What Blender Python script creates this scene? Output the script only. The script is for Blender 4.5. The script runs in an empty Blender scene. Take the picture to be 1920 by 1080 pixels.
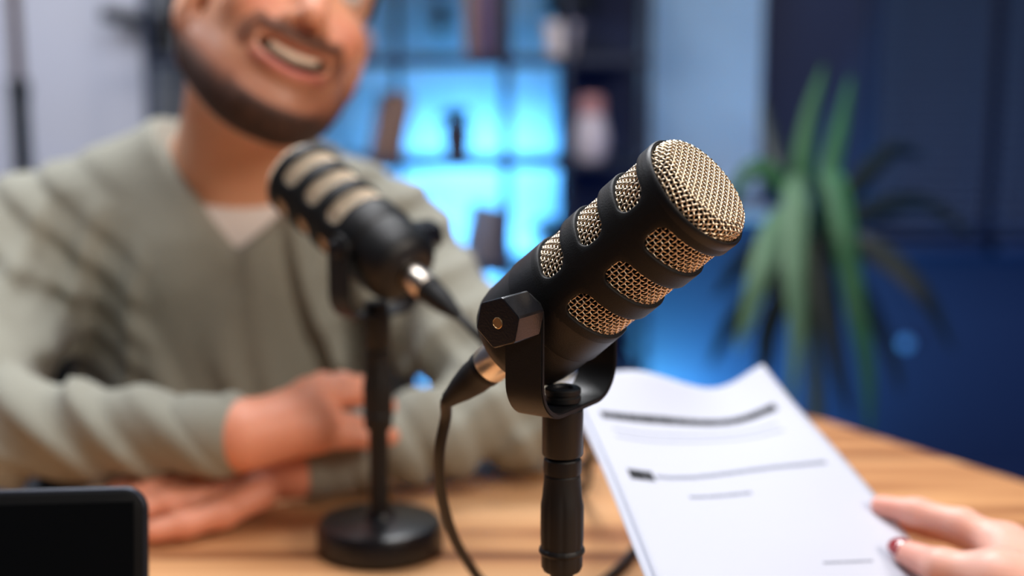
import bpy, bmesh, math, random
import numpy as np
from mathutils import Vector, Matrix, Euler

random.seed(7)
rng = np.random.default_rng(7)
SC = bpy.context.scene
C = SC.collection
R = math.radians

# ------------------------------------------------------------------ camera, world, lights, exposure
cam_d = bpy.data.cameras.new('camera')
cam = bpy.data.objects.new('camera', cam_d)
C.objects.link(cam)
cam.location = (0, 0, 1.135)
cam.rotation_euler = (R(80), 0, 0)
cam_d.sensor_width = 36
cam_d.lens = 50
cam_d.clip_start = 0.02
cam_d.dof.use_dof = True
cam_d.dof.focus_distance = 0.693
cam_d.dof.aperture_fstop = 3.2
SC.camera = cam

SC.view_settings.view_transform = 'Standard'
SC.view_settings.look = 'None'
SC.view_settings.gamma = 1
SC.view_settings.use_curve_mapping = False
SC.view_settings.exposure = 0.0
SC.cycles.use_denoising = True

world = bpy.data.worlds.new('room_air')
SC.world = world
world.use_nodes = True
world.node_tree.nodes['Background'].inputs[0].default_value = (0.25, 0.45, 1.0, 1)
world.node_tree.nodes['Background'].inputs[1].default_value = 0.015


def area(name, loc, target, size, power, color, size_y=None):
    l = bpy.data.lights.new(name, 'AREA')
    l.energy = power
    l.color = color
    l.size = size
    if size_y:
        l.shape = 'RECTANGLE'
        l.size_y = size_y
    o = bpy.data.objects.new(name, l)
    C.objects.link(o)
    o.location = loc
    o.rotation_euler = (Vector(target) - Vector(loc)).to_track_quat('-Z', 'Y').to_euler()
    return o


area('ceiling_softbox', (-0.1, 0.85, 2.6), (-0.05, 1.0, 0.8), 0.9, 19, (0.97, 0.97, 1.0), 0.8)
area('hair_softbox', (-0.35, 2.15, 2.45), (-0.25, 1.35, 1.0), 0.9, 38, (0.97, 0.98, 1.0), 0.6)
area('knob_reflection_light', (1.63, 2.54, 2.66), (1.63, 2.54, 0.0), 0.62, 3, (0.80, 0.88, 1.0), 0.62)  # unseen light added so a knob facet has something cool to reflect
area('studio_key_lamp', (1.25, 0.15, 1.75), (-0.20, 1.22, 1.12), 0.45, 15, (1.0, 0.86, 0.74))
area('front_fill', (0.75, -0.75, 2.05), (0.0, 0.9, 0.95), 0.5, 10, (1.0, 0.87, 0.74))  # added fill that brings out the front grille
area('door_fill', (-1.6, 1.9, 2.3), (-0.9, 3.3, 1.1), 0.7, 22, (0.92, 0.94, 1.0))  # added to brighten the pale door and entrance wall, stands for room light
area('blue_wall_lamp', (1.5, 2.2, 0.5), (1.1, 3.4, 0.5), 0.4, 4, (0.05, 0.25, 1.0))
area('blue_wall_wash', (0.26, 3.22, 0.10), (0.30, 3.42, 0.55), 0.16, 42, (0.16, 0.72, 1.0))  # unseen light without a fixture, added to wash the wall blue from below

# ------------------------------------------------------------------ materials


def srgb(r, g, b):
    f = lambda c: (c / 255 / 12.92) if c / 255 <= 0.04045 else ((c / 255 + 0.055) / 1.055) ** 2.4
    return (f(r), f(g), f(b), 1)


def mat(name, col, rough=0.5, metal=0.0, bump=0.0, bscale=200.0, var=0.0, vscale=20.0, spec=0.5, emit=None, estr=0.0, sheen=0.0, sss=0.0, coat=0.0):
    m = bpy.data.materials.new(name)
    m.use_nodes = True
    nt = m.node_tree
    b = nt.nodes['Principled BSDF']
    b.inputs['Base Color'].default_value = col
    b.inputs['Roughness'].default_value = rough
    b.inputs['Metallic'].default_value = metal
    b.inputs['Specular IOR Level'].default_value = spec
    b.inputs['Sheen Weight'].default_value = sheen
    b.inputs['Coat Weight'].default_value = coat
    if sss:
        b.inputs['Subsurface Weight'].default_value = sss
        b.inputs['Subsurface Radius'].default_value = (0.012, 0.005, 0.003)
        b.inputs['Subsurface Scale'].default_value = 1.0
    if emit:
        b.inputs['Emission Color'].default_value = emit
        b.inputs['Emission Strength'].default_value = estr
    tc = nt.nodes.new('ShaderNodeTexCoord')
    if var:
        n = nt.nodes.new('ShaderNodeTexNoise')
        n.inputs['Scale'].default_value = vscale
        n.inputs['Detail'].default_value = 4
        nt.links.new(tc.outputs['Object'], n.inputs['Vector'])
        r = nt.nodes.new('ShaderNodeMix')
        r.data_type = 'RGBA'
        r.inputs[6].default_value = tuple(c * (1 - var) for c in col[:3]) + (1,)
        r.inputs[7].default_value = tuple(min(1, c * (1 + var)) for c in col[:3]) + (1,)
        nt.links.new(n.outputs['Fac'], r.inputs[0])
        nt.links.new(r.outputs[2], b.inputs['Base Color'])
    if bump:
        n = nt.nodes.new('ShaderNodeTexNoise')
        n.inputs['Scale'].default_value = bscale
        n.inputs['Detail'].default_value = 3
        nt.links.new(tc.outputs['Object'], n.inputs['Vector'])
        bp = nt.nodes.new('ShaderNodeBump')
        bp.inputs['Strength'].default_value = bump
        bp.inputs['Distance'].default_value = 0.002
        nt.links.new(n.outputs['Fac'], bp.inputs['Height'])
        nt.links.new(bp.outputs['Normal'], b.inputs['Normal'])
    return m


def wood_mat():
    m = bpy.data.materials.new('oak_wood')
    m.use_nodes = True
    nt = m.node_tree
    b = nt.nodes['Principled BSDF']
    tc = nt.nodes.new('ShaderNodeTexCoord')
    mp = nt.nodes.new('ShaderNodeMapping')
    mp.inputs['Rotation'].default_value = (0, 0, R(-9))
    mp.inputs['Scale'].default_value = (1.1, 15, 15)
    nt.links.new(tc.outputs['Object'], mp.inputs['Vector'])
    n1 = nt.nodes.new('ShaderNodeTexNoise')
    n1.inputs['Scale'].default_value = 1.6
    n1.inputs['Detail'].default_value = 5
    n1.inputs['Distortion'].default_value = 0.6
    nt.links.new(mp.outputs['Vector'], n1.inputs['Vector'])
    cr = nt.nodes.new('ShaderNodeValToRGB')
    e = cr.color_ramp.elements
    e[0].position, e[0].color = 0.30, srgb(92, 54, 34)
    e[1].position, e[1].color = 0.72, srgb(232, 182, 132)
    x = e.new(0.42); x.color = srgb(168, 112, 72)
    x = e.new(0.54); x.color = srgb(212, 156, 106)
    nt.links.new(n1.outputs['Fac'], cr.inputs['Fac'])
    nt.links.new(cr.outputs['Color'], b.inputs['Base Color'])
    n2 = nt.nodes.new('ShaderNodeTexNoise')
    n2.inputs['Scale'].default_value = 14
    nt.links.new(mp.outputs['Vector'], n2.inputs['Vector'])
    bp = nt.nodes.new('ShaderNodeBump')
    bp.inputs['Strength'].default_value = 0.15
    bp.inputs['Distance'].default_value = 0.002
    nt.links.new(n2.outputs['Fac'], bp.inputs['Height'])
    nt.links.new(bp.outputs['Normal'], b.inputs['Normal'])
    b.inputs['Roughness'].default_value = 0.62
    b.inputs['Specular IOR Level'].default_value = 0.25
    return m


def attr_mat(name, rough, sss):
    m = bpy.data.materials.new(name)
    m.use_nodes = True
    nt = m.node_tree
    b = nt.nodes['Principled BSDF']
    a = nt.nodes.new('ShaderNodeAttribute')
    a.attribute_name = 'tint'
    nt.links.new(a.outputs['Color'], b.inputs['Base Color'])
    b.inputs['Roughness'].default_value = rough
    b.inputs['Subsurface Weight'].default_value = sss
    b.inputs['Subsurface Radius'].default_value = (0.010, 0.004, 0.002)
    b.inputs['Subsurface Scale'].default_value = 0.6
    n = nt.nodes.new('ShaderNodeTexNoise')
    n.inputs['Scale'].default_value = 500
    tc = nt.nodes.new('ShaderNodeTexCoord')
    nt.links.new(tc.outputs['Object'], n.inputs['Vector'])
    bp = nt.nodes.new('ShaderNodeBump')
    bp.inputs['Strength'].default_value = 0.1
    bp.inputs['Distance'].default_value = 0.001
    nt.links.new(n.outputs['Fac'], bp.inputs['Height'])
    nt.links.new(bp.outputs['Normal'], b.inputs['Normal'])
    return m


M = {}
M['black'] = mat('black_satin_paint', (0.0055, 0.006, 0.007, 1), 0.42, 0, 0.12, 1800, spec=0.4)
M['black_matte'] = mat('black_matte_paint', (0.004, 0.0045, 0.005, 1), 0.55, 0, 0.15, 1500, spec=0.3)
M['black_gloss'] = mat('black_anodised', (0.008, 0.008, 0.010, 1), 0.30, 0.0, 0.05, 900)
M['knob'] = mat('black_anodised_knob', (0.006, 0.006, 0.008, 1), 0.26, 0, 0.04, 900, spec=0.7)
M['rubber'] = mat('black_rubber', (0.006, 0.0065, 0.0075, 1), 0.55, spec=0.4)
M['cable'] = mat('black_cable_jacket', (0.006, 0.006, 0.006, 1), 0.5, spec=0.35)
M['wire'] = mat('champagne_wire', (0.88, 0.74, 0.56, 1), 0.30, 1.0)
M['foam'] = mat('dark_foam', (0.006, 0.005, 0.005, 1), 0.95, spec=0.1)
M['bronze'] = mat('bronze_bolt', (0.55, 0.38, 0.20, 1), 0.35, 1.0)
M['nickel'] = mat('nickel_shell', (0.82, 0.74, 0.64, 1), 0.30, 1.0)
M['wood'] = wood_mat()
M['skin'] = attr_mat('skin', 0.45, 0.25)
M['beard'] = attr_mat('beard_hair', 0.7, 0.05)
M['hair'] = mat('dark_brown_hair', (0.020, 0.012, 0.009, 1), 0.6, 0, 0.6, 400)
M['sweater'] = mat('sage_knit', srgb(148, 148, 136), 0.9, 0, 0.5, 900, 0.06, 60, 0.2, sheen=0.2)
M['tshirt'] = mat('white_cotton', srgb(232, 224, 218), 0.9, 0, 0.2, 900)
M['teeth'] = mat('teeth', srgb(246, 228, 204), 0.3)
M['eye'] = mat('eye_white', srgb(230, 226, 222), 0.2)
M['iris'] = mat('brown_iris', srgb(60, 38, 24), 0.2)
M['nail'] = mat('red_nail_polish', srgb(150, 10, 18), 0.15, 0, coat=1.0)
M['paper'] = mat('white_paper', srgb(194, 199, 214), 0.8, 0, 0.05, 300)
M['ink'] = mat('grey_ink', srgb(14, 16, 22), 0.8)
M['ink_pale'] = mat('pale_grey_ink', srgb(128, 134, 150), 0.8)
M['laptop'] = mat('charcoal_laptop_shell', (0.006, 0.007, 0.008, 1), 0.5, 0.0, 0.05, 900, spec=0.2)
M['laptop_edge'] = mat('grey_laptop_edge', srgb(52, 56, 66), 0.35, 0.6)
M['keys'] = mat('black_keys', (0.01, 0.01, 0.012, 1), 0.5)
M['screen'] = mat('dark_screen', (0.003, 0.004, 0.005, 1), 0.35, spec=0.12)
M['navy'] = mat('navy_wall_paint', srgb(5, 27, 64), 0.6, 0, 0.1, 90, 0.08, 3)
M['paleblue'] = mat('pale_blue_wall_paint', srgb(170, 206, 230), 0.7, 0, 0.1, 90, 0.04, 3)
M['floor'] = mat('dark_floor', srgb(44, 40, 42), 0.5, 0, 0.1, 60, 0.1, 8)
M['ceiling'] = mat('white_ceiling', srgb(200, 204, 212), 0.8)
M['plaster_dark'] = mat('dark_plaster', srgb(60, 66, 84), 0.8)
M['door'] = mat('pale_grey_panel', srgb(196, 200, 216), 0.6, 0, 0.05, 60, 0.03, 4)
M['steel'] = mat('grey_door_frame', srgb(122, 128, 138), 0.5)
M['shelf_metal'] = mat('dark_blue_shelf_metal', srgb(22, 34, 60), 0.5, 0.2)
M['shelf_back'] = mat('navy_back_panel', srgb(16, 40, 84), 0.6)
M['slat'] = mat('pale_blind_slat', srgb(170, 202, 232), 0.55)
M['dark_slat'] = mat('dark_blue_blind_slat', srgb(50, 66, 96), 0.5)
M['glass_dark'] = mat('night_window_glass', (0.004, 0.012, 0.035, 1), 0.2)
M['frame'] = mat('pale_window_frame', srgb(150, 168, 190), 0.5)
M['dark_frame'] = mat('navy_window_frame', srgb(10, 32, 70), 0.6)
M['led'] = mat('blue_led', (0.1, 0.4, 1, 1), 0.4, emit=(0.19, 0.58, 1.0, 1), estr=85)
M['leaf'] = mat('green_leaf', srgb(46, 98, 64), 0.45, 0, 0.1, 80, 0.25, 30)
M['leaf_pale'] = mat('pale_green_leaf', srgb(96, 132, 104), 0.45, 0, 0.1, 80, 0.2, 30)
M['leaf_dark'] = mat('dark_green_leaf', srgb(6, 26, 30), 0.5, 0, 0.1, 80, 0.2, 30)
M['trunk'] = mat('plant_stem', srgb(70, 80, 50), 0.8, 0, 0.4, 80)
M['pot'] = mat('dark_plant_pot', srgb(40, 46, 58), 0.5)
M['soil'] = mat('potting_soil', srgb(40, 30, 24), 0.95, 0, 0.8, 200)
M['pot_grey'] = mat('grey_pot', srgb(120, 112, 112), 0.7)
M['pot_white'] = mat('white_pot', srgb(226, 214, 214), 0.5)
M['book_brown'] = mat('brown_book_cover', srgb(128, 100, 88), 0.7)
M['book_purple'] = mat('purple_book_cover', srgb(96, 74, 110), 0.7)
M['book_dark'] = mat('dark_book_cover', srgb(52, 44, 52), 0.7)
M['book_grey'] = mat('grey_book_cover', srgb(118, 112, 122), 0.7)
M['pages'] = mat('book_pages', srgb(220, 210, 196), 0.9)
M['vase_white'] = mat('white_vase', srgb(206, 196, 206), 0.4)
M['vase_pink'] = mat('pink_vase_top', srgb(190, 136, 136), 0.5)
M['terracotta'] = mat('peach_ceramic', srgb(206, 160, 136), 0.5)
M['flower'] = mat('dark_red_flower', srgb(80, 16, 30), 0.7)
M['glint'] = mat('pale_glint_disc', srgb(90, 130, 180), 0.4)
M['stand_lower'] = mat('black_stand_tube', (0.008, 0.010, 0.013, 1), 0.4)
M['stand_upper'] = mat('brown_grey_stand_tube', srgb(92, 76, 76), 0.4, 0.4)
M['trousers'] = mat('dark_denim', srgb(30, 36, 52), 0.9, 0, 0.2, 800)
M['sleeve'] = mat('dark_sleeve_knit', srgb(40, 44, 58), 0.9, 0, 0.2, 800)

# ------------------------------------------------------------------ object helpers


def link(name, me, parent=None, loc=None):
    o = bpy.data.objects.new(name, me)
    C.objects.link(o)
    if parent is not None:
        o.parent = parent
    if loc is not None:
        o.location = loc
    return o


def thing(name, label, cat, loc=(0, 0, 0), rotz=0.0, group=None):
    o = bpy.data.objects.new(name, None)
    o.empty_display_size = 0.02
    C.objects.link(o)
    o.location = loc
    o.rotation_euler = (0, 0, rotz)
    tag(o, label, cat, group)
    return o


def tag(o, label=None, cat=None, group=None, kind=None):
    if label: o['label'] = label
    if cat: o['category'] = cat
    if group: o['group'] = group
    if kind: o['kind'] = kind
    return o


def from_np(name, V, Fc, m, parent=None, smooth=True):
    me = bpy.data.meshes.new(name)
    V = np.asarray(V, dtype=np.float64)
    if isinstance(Fc, np.ndarray):
        n, k = Fc.shape
        me.vertices.add(len(V))
        me.vertices.foreach_set('co', V.astype(np.float32).ravel())
        me.loops.add(n * k)
        me.loops.foreach_set('vertex_index', Fc.astype(np.int32).ravel())
        me.polygons.add(n)
        me.polygons.foreach_set('loop_start', np.arange(0, n * k, k, dtype=np.int32))
        me.update(calc_edges=True)
        me.validate()
    else:
        me.from_pydata([tuple(v) for v in V], [], Fc)
    me.polygons.foreach_set('use_smooth', [smooth] * len(me.polygons))
    me.materials.append(m)
    me.update()
    return link(name, me, parent)


def from_bm(name, bm, m, parent=None, smooth=False, sharp=None):
    me = bpy.data.meshes.new(name)
    bmesh.ops.recalc_face_normals(bm, faces=bm.faces)
    bm.to_mesh(me)
    bm.free()
    me.materials.append(m)
    if smooth:
        me.polygons.foreach_set('use_smooth', [True] * len(me.polygons))
        if sharp:
            me.set_sharp_from_angle(angle=R(sharp))
    return link(name, me, parent)


def box_bm(bm, lo, hi, bevel=0.0, mtx=None, segs=2):
    d = bmesh.new()
    bmesh.ops.create_cube(d, size=1)
    for v in d.verts:
        for i in range(3):
            v.co[i] = lo[i] + (v.co[i] + 0.5) * (hi[i] - lo[i])
    if bevel:
        bmesh.ops.bevel(d, geom=d.edges[:], offset=bevel, segments=segs, profile=0.6, affect='EDGES')
    if mtx is not None:
        d.transform(mtx)
    me = bpy.data.meshes.new('tmp')
    d.to_mesh(me)
    d.free()
    bm.from_mesh(me)
    bpy.data.meshes.remove(me)
    return bm


def box(name, lo, hi, m, parent=None, bevel=0.0, mtx=None):
    return from_bm(name, box_bm(bmesh.new(), lo, hi, bevel, mtx), m, parent, bool(bevel), 40)


def struct(name, lo, hi, m, bevel=0.0, parent=None):
    o = box(name, lo, hi, m, parent, bevel)
    if parent is None:
        o['kind'] = 'structure'
    return o


def lathe_data(prof, n=48, mod=None):
    """prof: [(r, z)...] about +Z; mod(angle array, z, r) -> radius"""
    V, Fc = [], []
    ang = np.linspace(0, 2 * np.pi, n, endpoint=False)
    for r, z in prof:
        rr = np.full(n, r)
        if mod is not None:
            rr = mod(ang, z, rr)
        V.append(np.stack([rr * np.cos(ang), rr * np.sin(ang), np.full(n, z)], 1))
    V = np.concatenate(V)
    k = len(prof)
    for i in range(k - 1):
        for j in range(n):
            a, b = i * n + j, i * n + (j + 1) % n
            Fc.append((a, b, b + n, a + n))
    if prof[0][0] > 1e-6:
        Fc.append(tuple(range(n - 1, -1, -1)))
    if prof[-1][0] > 1e-6:
        Fc.append(tuple(range((k - 1) * n, k * n)))
    return V, Fc


def lathe(name, prof, m, parent=None, n=48, mtx=None, mod=None, sharp=35):
    V, Fc = lathe_data(prof, n, mod)
    me = bpy.data.meshes.new(name)
    me.from_pydata([tuple(v) for v in V], [], Fc)
    if mtx is not None:
        me.transform(mtx)
    bm = bmesh.new()
    bm.from_mesh(me)
    bmesh.ops.remove_doubles(bm, verts=bm.verts[:], dist=1e-6)
    bmesh.ops.recalc_face_normals(bm, faces=bm.faces)
    bm.to_mesh(me)
    bm.free()
    me.polygons.foreach_set('use_smooth', [True] * len(me.polygons))
    me.set_sharp_from_angle(angle=R(sharp))
    me.materials.append(m)
    return link(name, me, parent)


def along(p, d):
    """matrix that takes +Z to direction d at p"""
    q = Vector(d).to_track_quat('Z', 'Y')
    return Matrix.Translation(Vector(p)) @ q.to_matrix().to_4x4()


def tubes_np(paths, rad, k=6):
    """paths: list of (n,3) arrays -> V, F (quads) of k-sided tubes"""
    Vs, Fs, base = [], [], 0
    ang = np.linspace(0, 2 * np.pi, k, endpoint=False)
    for p in paths:
        p = np.asarray(p, float)
        n = len(p)
        t = np.gradient(p, axis=0)
        t /= np.linalg.norm(t, axis=1, keepdims=True) + 1e-12
        up = np.array([0.31, 0.17, 0.94])
        if abs(np.dot(up, t.mean(0) / (np.linalg.norm(t.mean(0)) + 1e-9))) > 0.95:
            up = np.array([0.94, 0.2, 0.1])
        u = np.cross(t, up)
        u /= np.linalg.norm(u, axis=1, keepdims=True) + 1e-12
        for i in range(1, n):
            v = u[i - 1] - t[i] * np.dot(u[i - 1], t[i])
            u[i] = v / (np.linalg.norm(v) + 1e-12)
        w = np.cross(t, u)
        rr = np.broadcast_to(np.asarray(rad, float), (n,)) if np.ndim(rad) == 0 else np.asarray(rad, float)
        V = p[:, None, :] + rr[:, None, None] * (np.cos(ang)[None, :, None] * u[:, None, :] + np.sin(ang)[None, :, None] * w[:, None, :])
        Vs.append(V.reshape(-1, 3))
        i, j = np.meshgrid(np.arange(n - 1), np.arange(k), indexing='ij')
        a = base + i * k + j
        b = base + i * k + (j + 1) % k
        Fs.append(np.stack([a, b, b + k, a + k], -1).reshape(-1, 4))
        base += n * k
    return np.concatenate(Vs), np.concatenate(Fs)


def spline(pts, n=12):
    """Catmull-Rom through pts"""
    P_ = np.asarray(pts, float)
    P_ = np.vstack([2 * P_[0] - P_[1], P_, 2 * P_[-1] - P_[-2]])
    out = []
    for i in range(1, len(P_) - 2):
        t = np.linspace(0, 1, n, endpoint=False)[:, None]
        a, b, c, d = P_[i - 1], P_[i], P_[i + 1], P_[i + 2]
        out.append(0.5 * (2 * b + (c - a) * t + (2 * a - 5 * b + 4 * c - d) * t ** 2 + (3 * b - a - 3 * c + d) * t ** 3))
    out.append(P_[-2][None])
    return np.concatenate(out)


def cable_mesh(name, pts, r, m, parent=None, k=12):
    V, Fc = tubes_np([spline(pts, 14)], r, k)
    return from_np(name, V, Fc, m, parent)


# ------------------------------------------------------------------ smooth distance fields -> mesh (surface nets)
class Field:
    def __init__(s, lo, hi, h):
        s.lo = np.array(lo, float)
        s.h = h
        s.n = np.ceil((np.array(hi) - s.lo) / h).astype(int) + 1
        s.f = np.full(s.n, 0.08, np.float32)

    def sub(s, lo, hi):
        a = np.maximum(np.floor((np.array(lo) - s.lo) / s.h).astype(int), 0)
        b = np.minimum(np.ceil((np.array(hi) - s.lo) / s.h).astype(int) + 1, s.n)
        if np.any(b <= a):
            return None, None
        sl = tuple(slice(a[i], b[i]) for i in range(3))
        ax = [(s.lo[i] + s.h * np.arange(a[i], b[i])).astype(np.float32) for i in range(3)]
        P_ = np.stack(np.meshgrid(*ax, indexing='ij'), -1)
        return sl, P_

    def op(s, fn, lo, hi, k=0.01, mode='add', pad=0.02):
        sl, P_ = s.sub(np.array(lo) - pad - k, np.array(hi) + pad + k)
        if sl is None:
            return
        b = fn(P_).astype(np.float32)
        a = s.f[sl]
        if mode == 'add':
            h = np.clip(0.5 + 0.5 * (a - b) / k, 0, 1)
            s.f[sl] = a + (b - a) * h - k * h * (1 - h)
        elif mode == 'cut':
            b = -b
            h = np.clip(0.5 - 0.5 * (a - b) / k, 0, 1)
            s.f[sl] = a + (b - a) * h + k * h * (1 - h)
        elif mode == 'disp':
            s.f[sl] = a + b

    def cone(s, a, b, ra, rb, k=0.01, mode='add'):
        a, b = np.array(a, float), np.array(b, float)
        d = b - a
        L = float(d @ d) + 1e-12
        r = max(ra, rb)

        def fn(P_):
            q = P_ - a.astype(np.float32)
            t = np.clip((q @ d.astype(np.float32)) / L, 0, 1)
            return np.linalg.norm(q - t[..., None] * d.astype(np.float32), axis=-1) - (ra + t * (rb - ra))
        s.op(fn, np.minimum(a, b) - r, np.maximum(a, b) + r, k, mode)

    def chain(s, pts, rads, k=0.01, mode='add'):
        for i in range(len(pts) - 1):
            s.cone(pts[i], pts[i + 1], rads[i], rads[i + 1], k if i == 0 else min(k, 0.006), mode)

    def ell(s, c, r, k=0.01, mode='add', frame=None, warp=None):
        """ellipsoid; frame = (origin, 3x3 with rows = local axes): c, r are in that frame"""
        c, r = np.array(c, np.float32), np.array(r, np.float32)
        if frame is None:
            o, A = np.zeros(3), np.eye(3)
        else:
            o, A = frame
        wc = o + A.T @ c
        ext = np.abs(A.T) @ (r * 1.3)

        def fn(P_):
            q = (P_ - o.astype(np.float32)) @ A.T.astype(np.float32)
            if warp:
                q = warp(q)
            q = q - c
            k0 = np.linalg.norm(q / r, axis=-1)
            k1 = np.linalg.norm(q / (r * r), axis=-1)
            return k0 * (k0 - 1) / (k1 + 1e-9)
        s.op(fn, wc - ext, wc + ext, k, mode)

    def mesh(s):
        f = s.f
        g = f < 0
        m = np.zeros(np.array(f.shape) - 1, np.int8)
        for i in (0, 1):
            for j in (0, 1):
                for k in (0, 1):
                    m += g[i:f.shape[0] - 1 + i, j:f.shape[1] - 1 + j, k:f.shape[2] - 1 + k]
        idx = np.argwhere((m > 0) & (m < 8))
        ids = np.full(m.shape, -1, np.int32)
        ids[tuple(idx.T)] = np.arange(len(idx))
        acc = np.zeros((len(idx), 3))
        cnt = np.zeros(len(idx))
        co = [(i, j, k) for i in (0, 1) for j in (0, 1) for k in (0, 1)]
        val = {c: f[tuple((idx + np.array(c)).T)].astype(float) for c in co}
        for c in co:
            for ax in range(3):
                if c[ax] == 0:
                    e = list(c); e[ax] = 1; e = tuple(e)
                    a, b = val[c], val[e]
                    x = (a < 0) != (b < 0)
                    t = np.where(x, a / np.where(x, a - b, 1), 0)
                    p = np.tile(np.array(c, float), (len(idx), 1))
                    p[:, ax] += t
                    acc[x] += p[x]
                    cnt[x] += 1
        V = s.lo + s.h * (idx + acc / cnt[:, None])
        Fs = []
        for ax in range(3):
            u, w = (ax + 1) % 3, (ax + 2) % 3
            sl0 = [slice(None)] * 3; sl1 = [slice(None)] * 3
            sl0[ax] = slice(0, -1); sl1[ax] = slice(1, None)
            a, b = g[tuple(sl0)], g[tuple(sl1)]
            e = np.argwhere(a != b)
            e = e[(e[:, u] > 0) & (e[:, w] > 0) & (e[:, u] < f.shape[u] - 1) & (e[:, w] < f.shape[w] - 1)]
            fl = a[tuple(e.T)]
            q = []
            for du, dw in ((1, 1), (0, 1), (0, 0), (1, 0)):
                x = e.copy(); x[:, u] -= du; x[:, w] -= dw
                q.append(ids[tuple(x.T)])
            q = np.stack(q, 1)
            q = np.where(fl[:, None], q, q[:, ::-1])
            Fs.append(q)
        Fq = np.concatenate(Fs)
        Fq = Fq[(Fq >= 0).all(1)]
        return V, Fq

    def value(s, P_):
        q = np.clip((np.asarray(P_) - s.lo) / s.h, 0, s.n - 1.001)
        i = q.astype(int); t = q - i
        r = 0
        for a in (0, 1):
            for b in (0, 1):
                for c in (0, 1):
                    w = (t[:, 0] if a else 1 - t[:, 0]) * (t[:, 1] if b else 1 - t[:, 1]) * (t[:, 2] if c else 1 - t[:, 2])
                    r = r + w * s.f[i[:, 0] + a, i[:, 1] + b, i[:, 2] + c]
        return r


def relax(V, Fq, it=2, w=0.5):
    V = V.copy()
    n = len(V)
    E = np.concatenate([Fq[:, [0, 1]], Fq[:, [1, 2]], Fq[:, [2, 3]], Fq[:, [3, 0]]])
    for _ in range(it):
        acc = np.zeros_like(V)
        for c in range(3):
            acc[:, c] = np.bincount(E[:, 0], V[E[:, 1], c], n) + np.bincount(E[:, 1], V[E[:, 0], c], n)
        cnt = np.bincount(E[:, 0], minlength=n) + np.bincount(E[:, 1], minlength=n)
        V += w * (acc / np.maximum(cnt, 1)[:, None] - V)
    return V


def set_tint(o, col):
    a = o.data.color_attributes.new('tint', 'FLOAT_COLOR', 'POINT')
    c = np.ones((len(o.data.vertices), 4), np.float32)
    c[:, :3] = col
    a.data.foreach_set('color', c.ravel())

# ------------------------------------------------------------------ the room
struct('floor', (-2.2, -1.4, -0.05), (2.2, 3.5, 0.0), M['floor'])
struct('ceiling', (-2.2, -1.4, 2.7), (2.2, 3.5, 2.75), M['ceiling'])
struct('wall_left', (-2.25, -1.4, 0), (-2.2, 3.5, 2.7), M['plaster_dark'])
struct('wall_right', (2.2, -1.4, 0), (2.25, 3.5, 2.7), M['navy'])
struct('wall_front', (-2.2, -1.45, 0), (2.2, -1.4, 2.7), M['plaster_dark'])
struct('wall_back_entrance', (-2.2, 3.42, 0), (-0.73, 3.5, 2.7), M['door'])
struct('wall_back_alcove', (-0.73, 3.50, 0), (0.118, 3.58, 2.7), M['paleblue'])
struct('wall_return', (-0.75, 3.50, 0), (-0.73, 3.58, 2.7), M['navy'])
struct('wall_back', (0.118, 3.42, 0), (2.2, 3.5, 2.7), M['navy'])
struct('baseboard_back', (-0.72, 3.405, 0), (2.2, 3.42, 0.08), M['dark_frame'], 0.003)

# door: pale panel in a grey metal frame, black lever handle
d = thing('door_1', 'pale grey panel door in a grey metal frame with black lever handle', 'door', (-1.2, 3.40, 0))
d['kind'] = 'structure'
box('door_panel', (-0.36, -0.015, 0.1), (0.335, 0.012, 2.0), M['door'], d, 0.003)
for x0, x1 in ((-0.43, -0.36), (0.335, 0.40)):
    box('stile', (x0, -0.03, 0.004), (x1, 0.018, 2.08), M['steel'], d, 0.004)
for z0, z1 in ((0.004, 0.1), (2.0, 2.08)):
    box('rail', (-0.36, -0.03, z0), (0.335, 0.018, z1), M['steel'], d, 0.004)
box('jamb', (0.418, -0.05, 0.0), (0.468, 0.018, 2.14), M['steel'], d, 0.004)
h = lathe('door_handle', [(0.026, 0), (0.026, 0.008), (0.012, 0.012), (0.011, 0.045), (0, 0.046)], M['black'], d, 24, along((0.368, -0.03, 1.155), (0, -1, 0)))
bm = box_bm(bmesh.new(), (0.252, -0.085, 1.156), (0.384, -0.058, 1.190), 0.010, Matrix.Translation((0.368, 0, 1.165)) @ Matrix.Rotation(R(9), 4, 'Y') @ Matrix.Translation((-0.368, 0, -1.165)))
from_bm('lever', bm, M['black'], h, True, 40)
box('lock_plate', (0.345, -0.038, 1.10), (0.394, -0.03, 1.19), M['black'], d, 0.004)

# light stand in front of the door
ls = thing('light_stand', 'slim black light stand with brown-grey upper tube in front of the pale door', 'light stand', (-0.990, 2.88, 0))
lathe('lower_tube', [(0.0185, 0.10), (0.0185, 1.0), (0.020, 1.005), (0.020, 1.05), (0.015, 1.055), (0, 1.055)], M['stand_lower'], ls, 24)
lathe('upper_tube', [(0.0125, 1.04), (0.0125, 1.9), (0, 1.9)], M['stand_upper'], ls, 20)
lathe('knob', [(0.012, 0), (0.012, 0.02), (0.006, 0.024), (0, 0.024)], M['stand_lower'], ls, 16, along((0.0, 0.019, 1.028), (0, 1, 0)))
for k in range(3):
    a = R(90 + 120 * k)
    V, Fc = tubes_np([np.array([(0.012 * math.cos(a), 0.012 * math.sin(a), 0.42), (0.34 * math.cos(a), 0.34 * math.sin(a), 0.012)])], 0.009, 10)
    from_np('leg', V, Fc, M['stand_lower'], ls)

# windows with blinds


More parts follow.
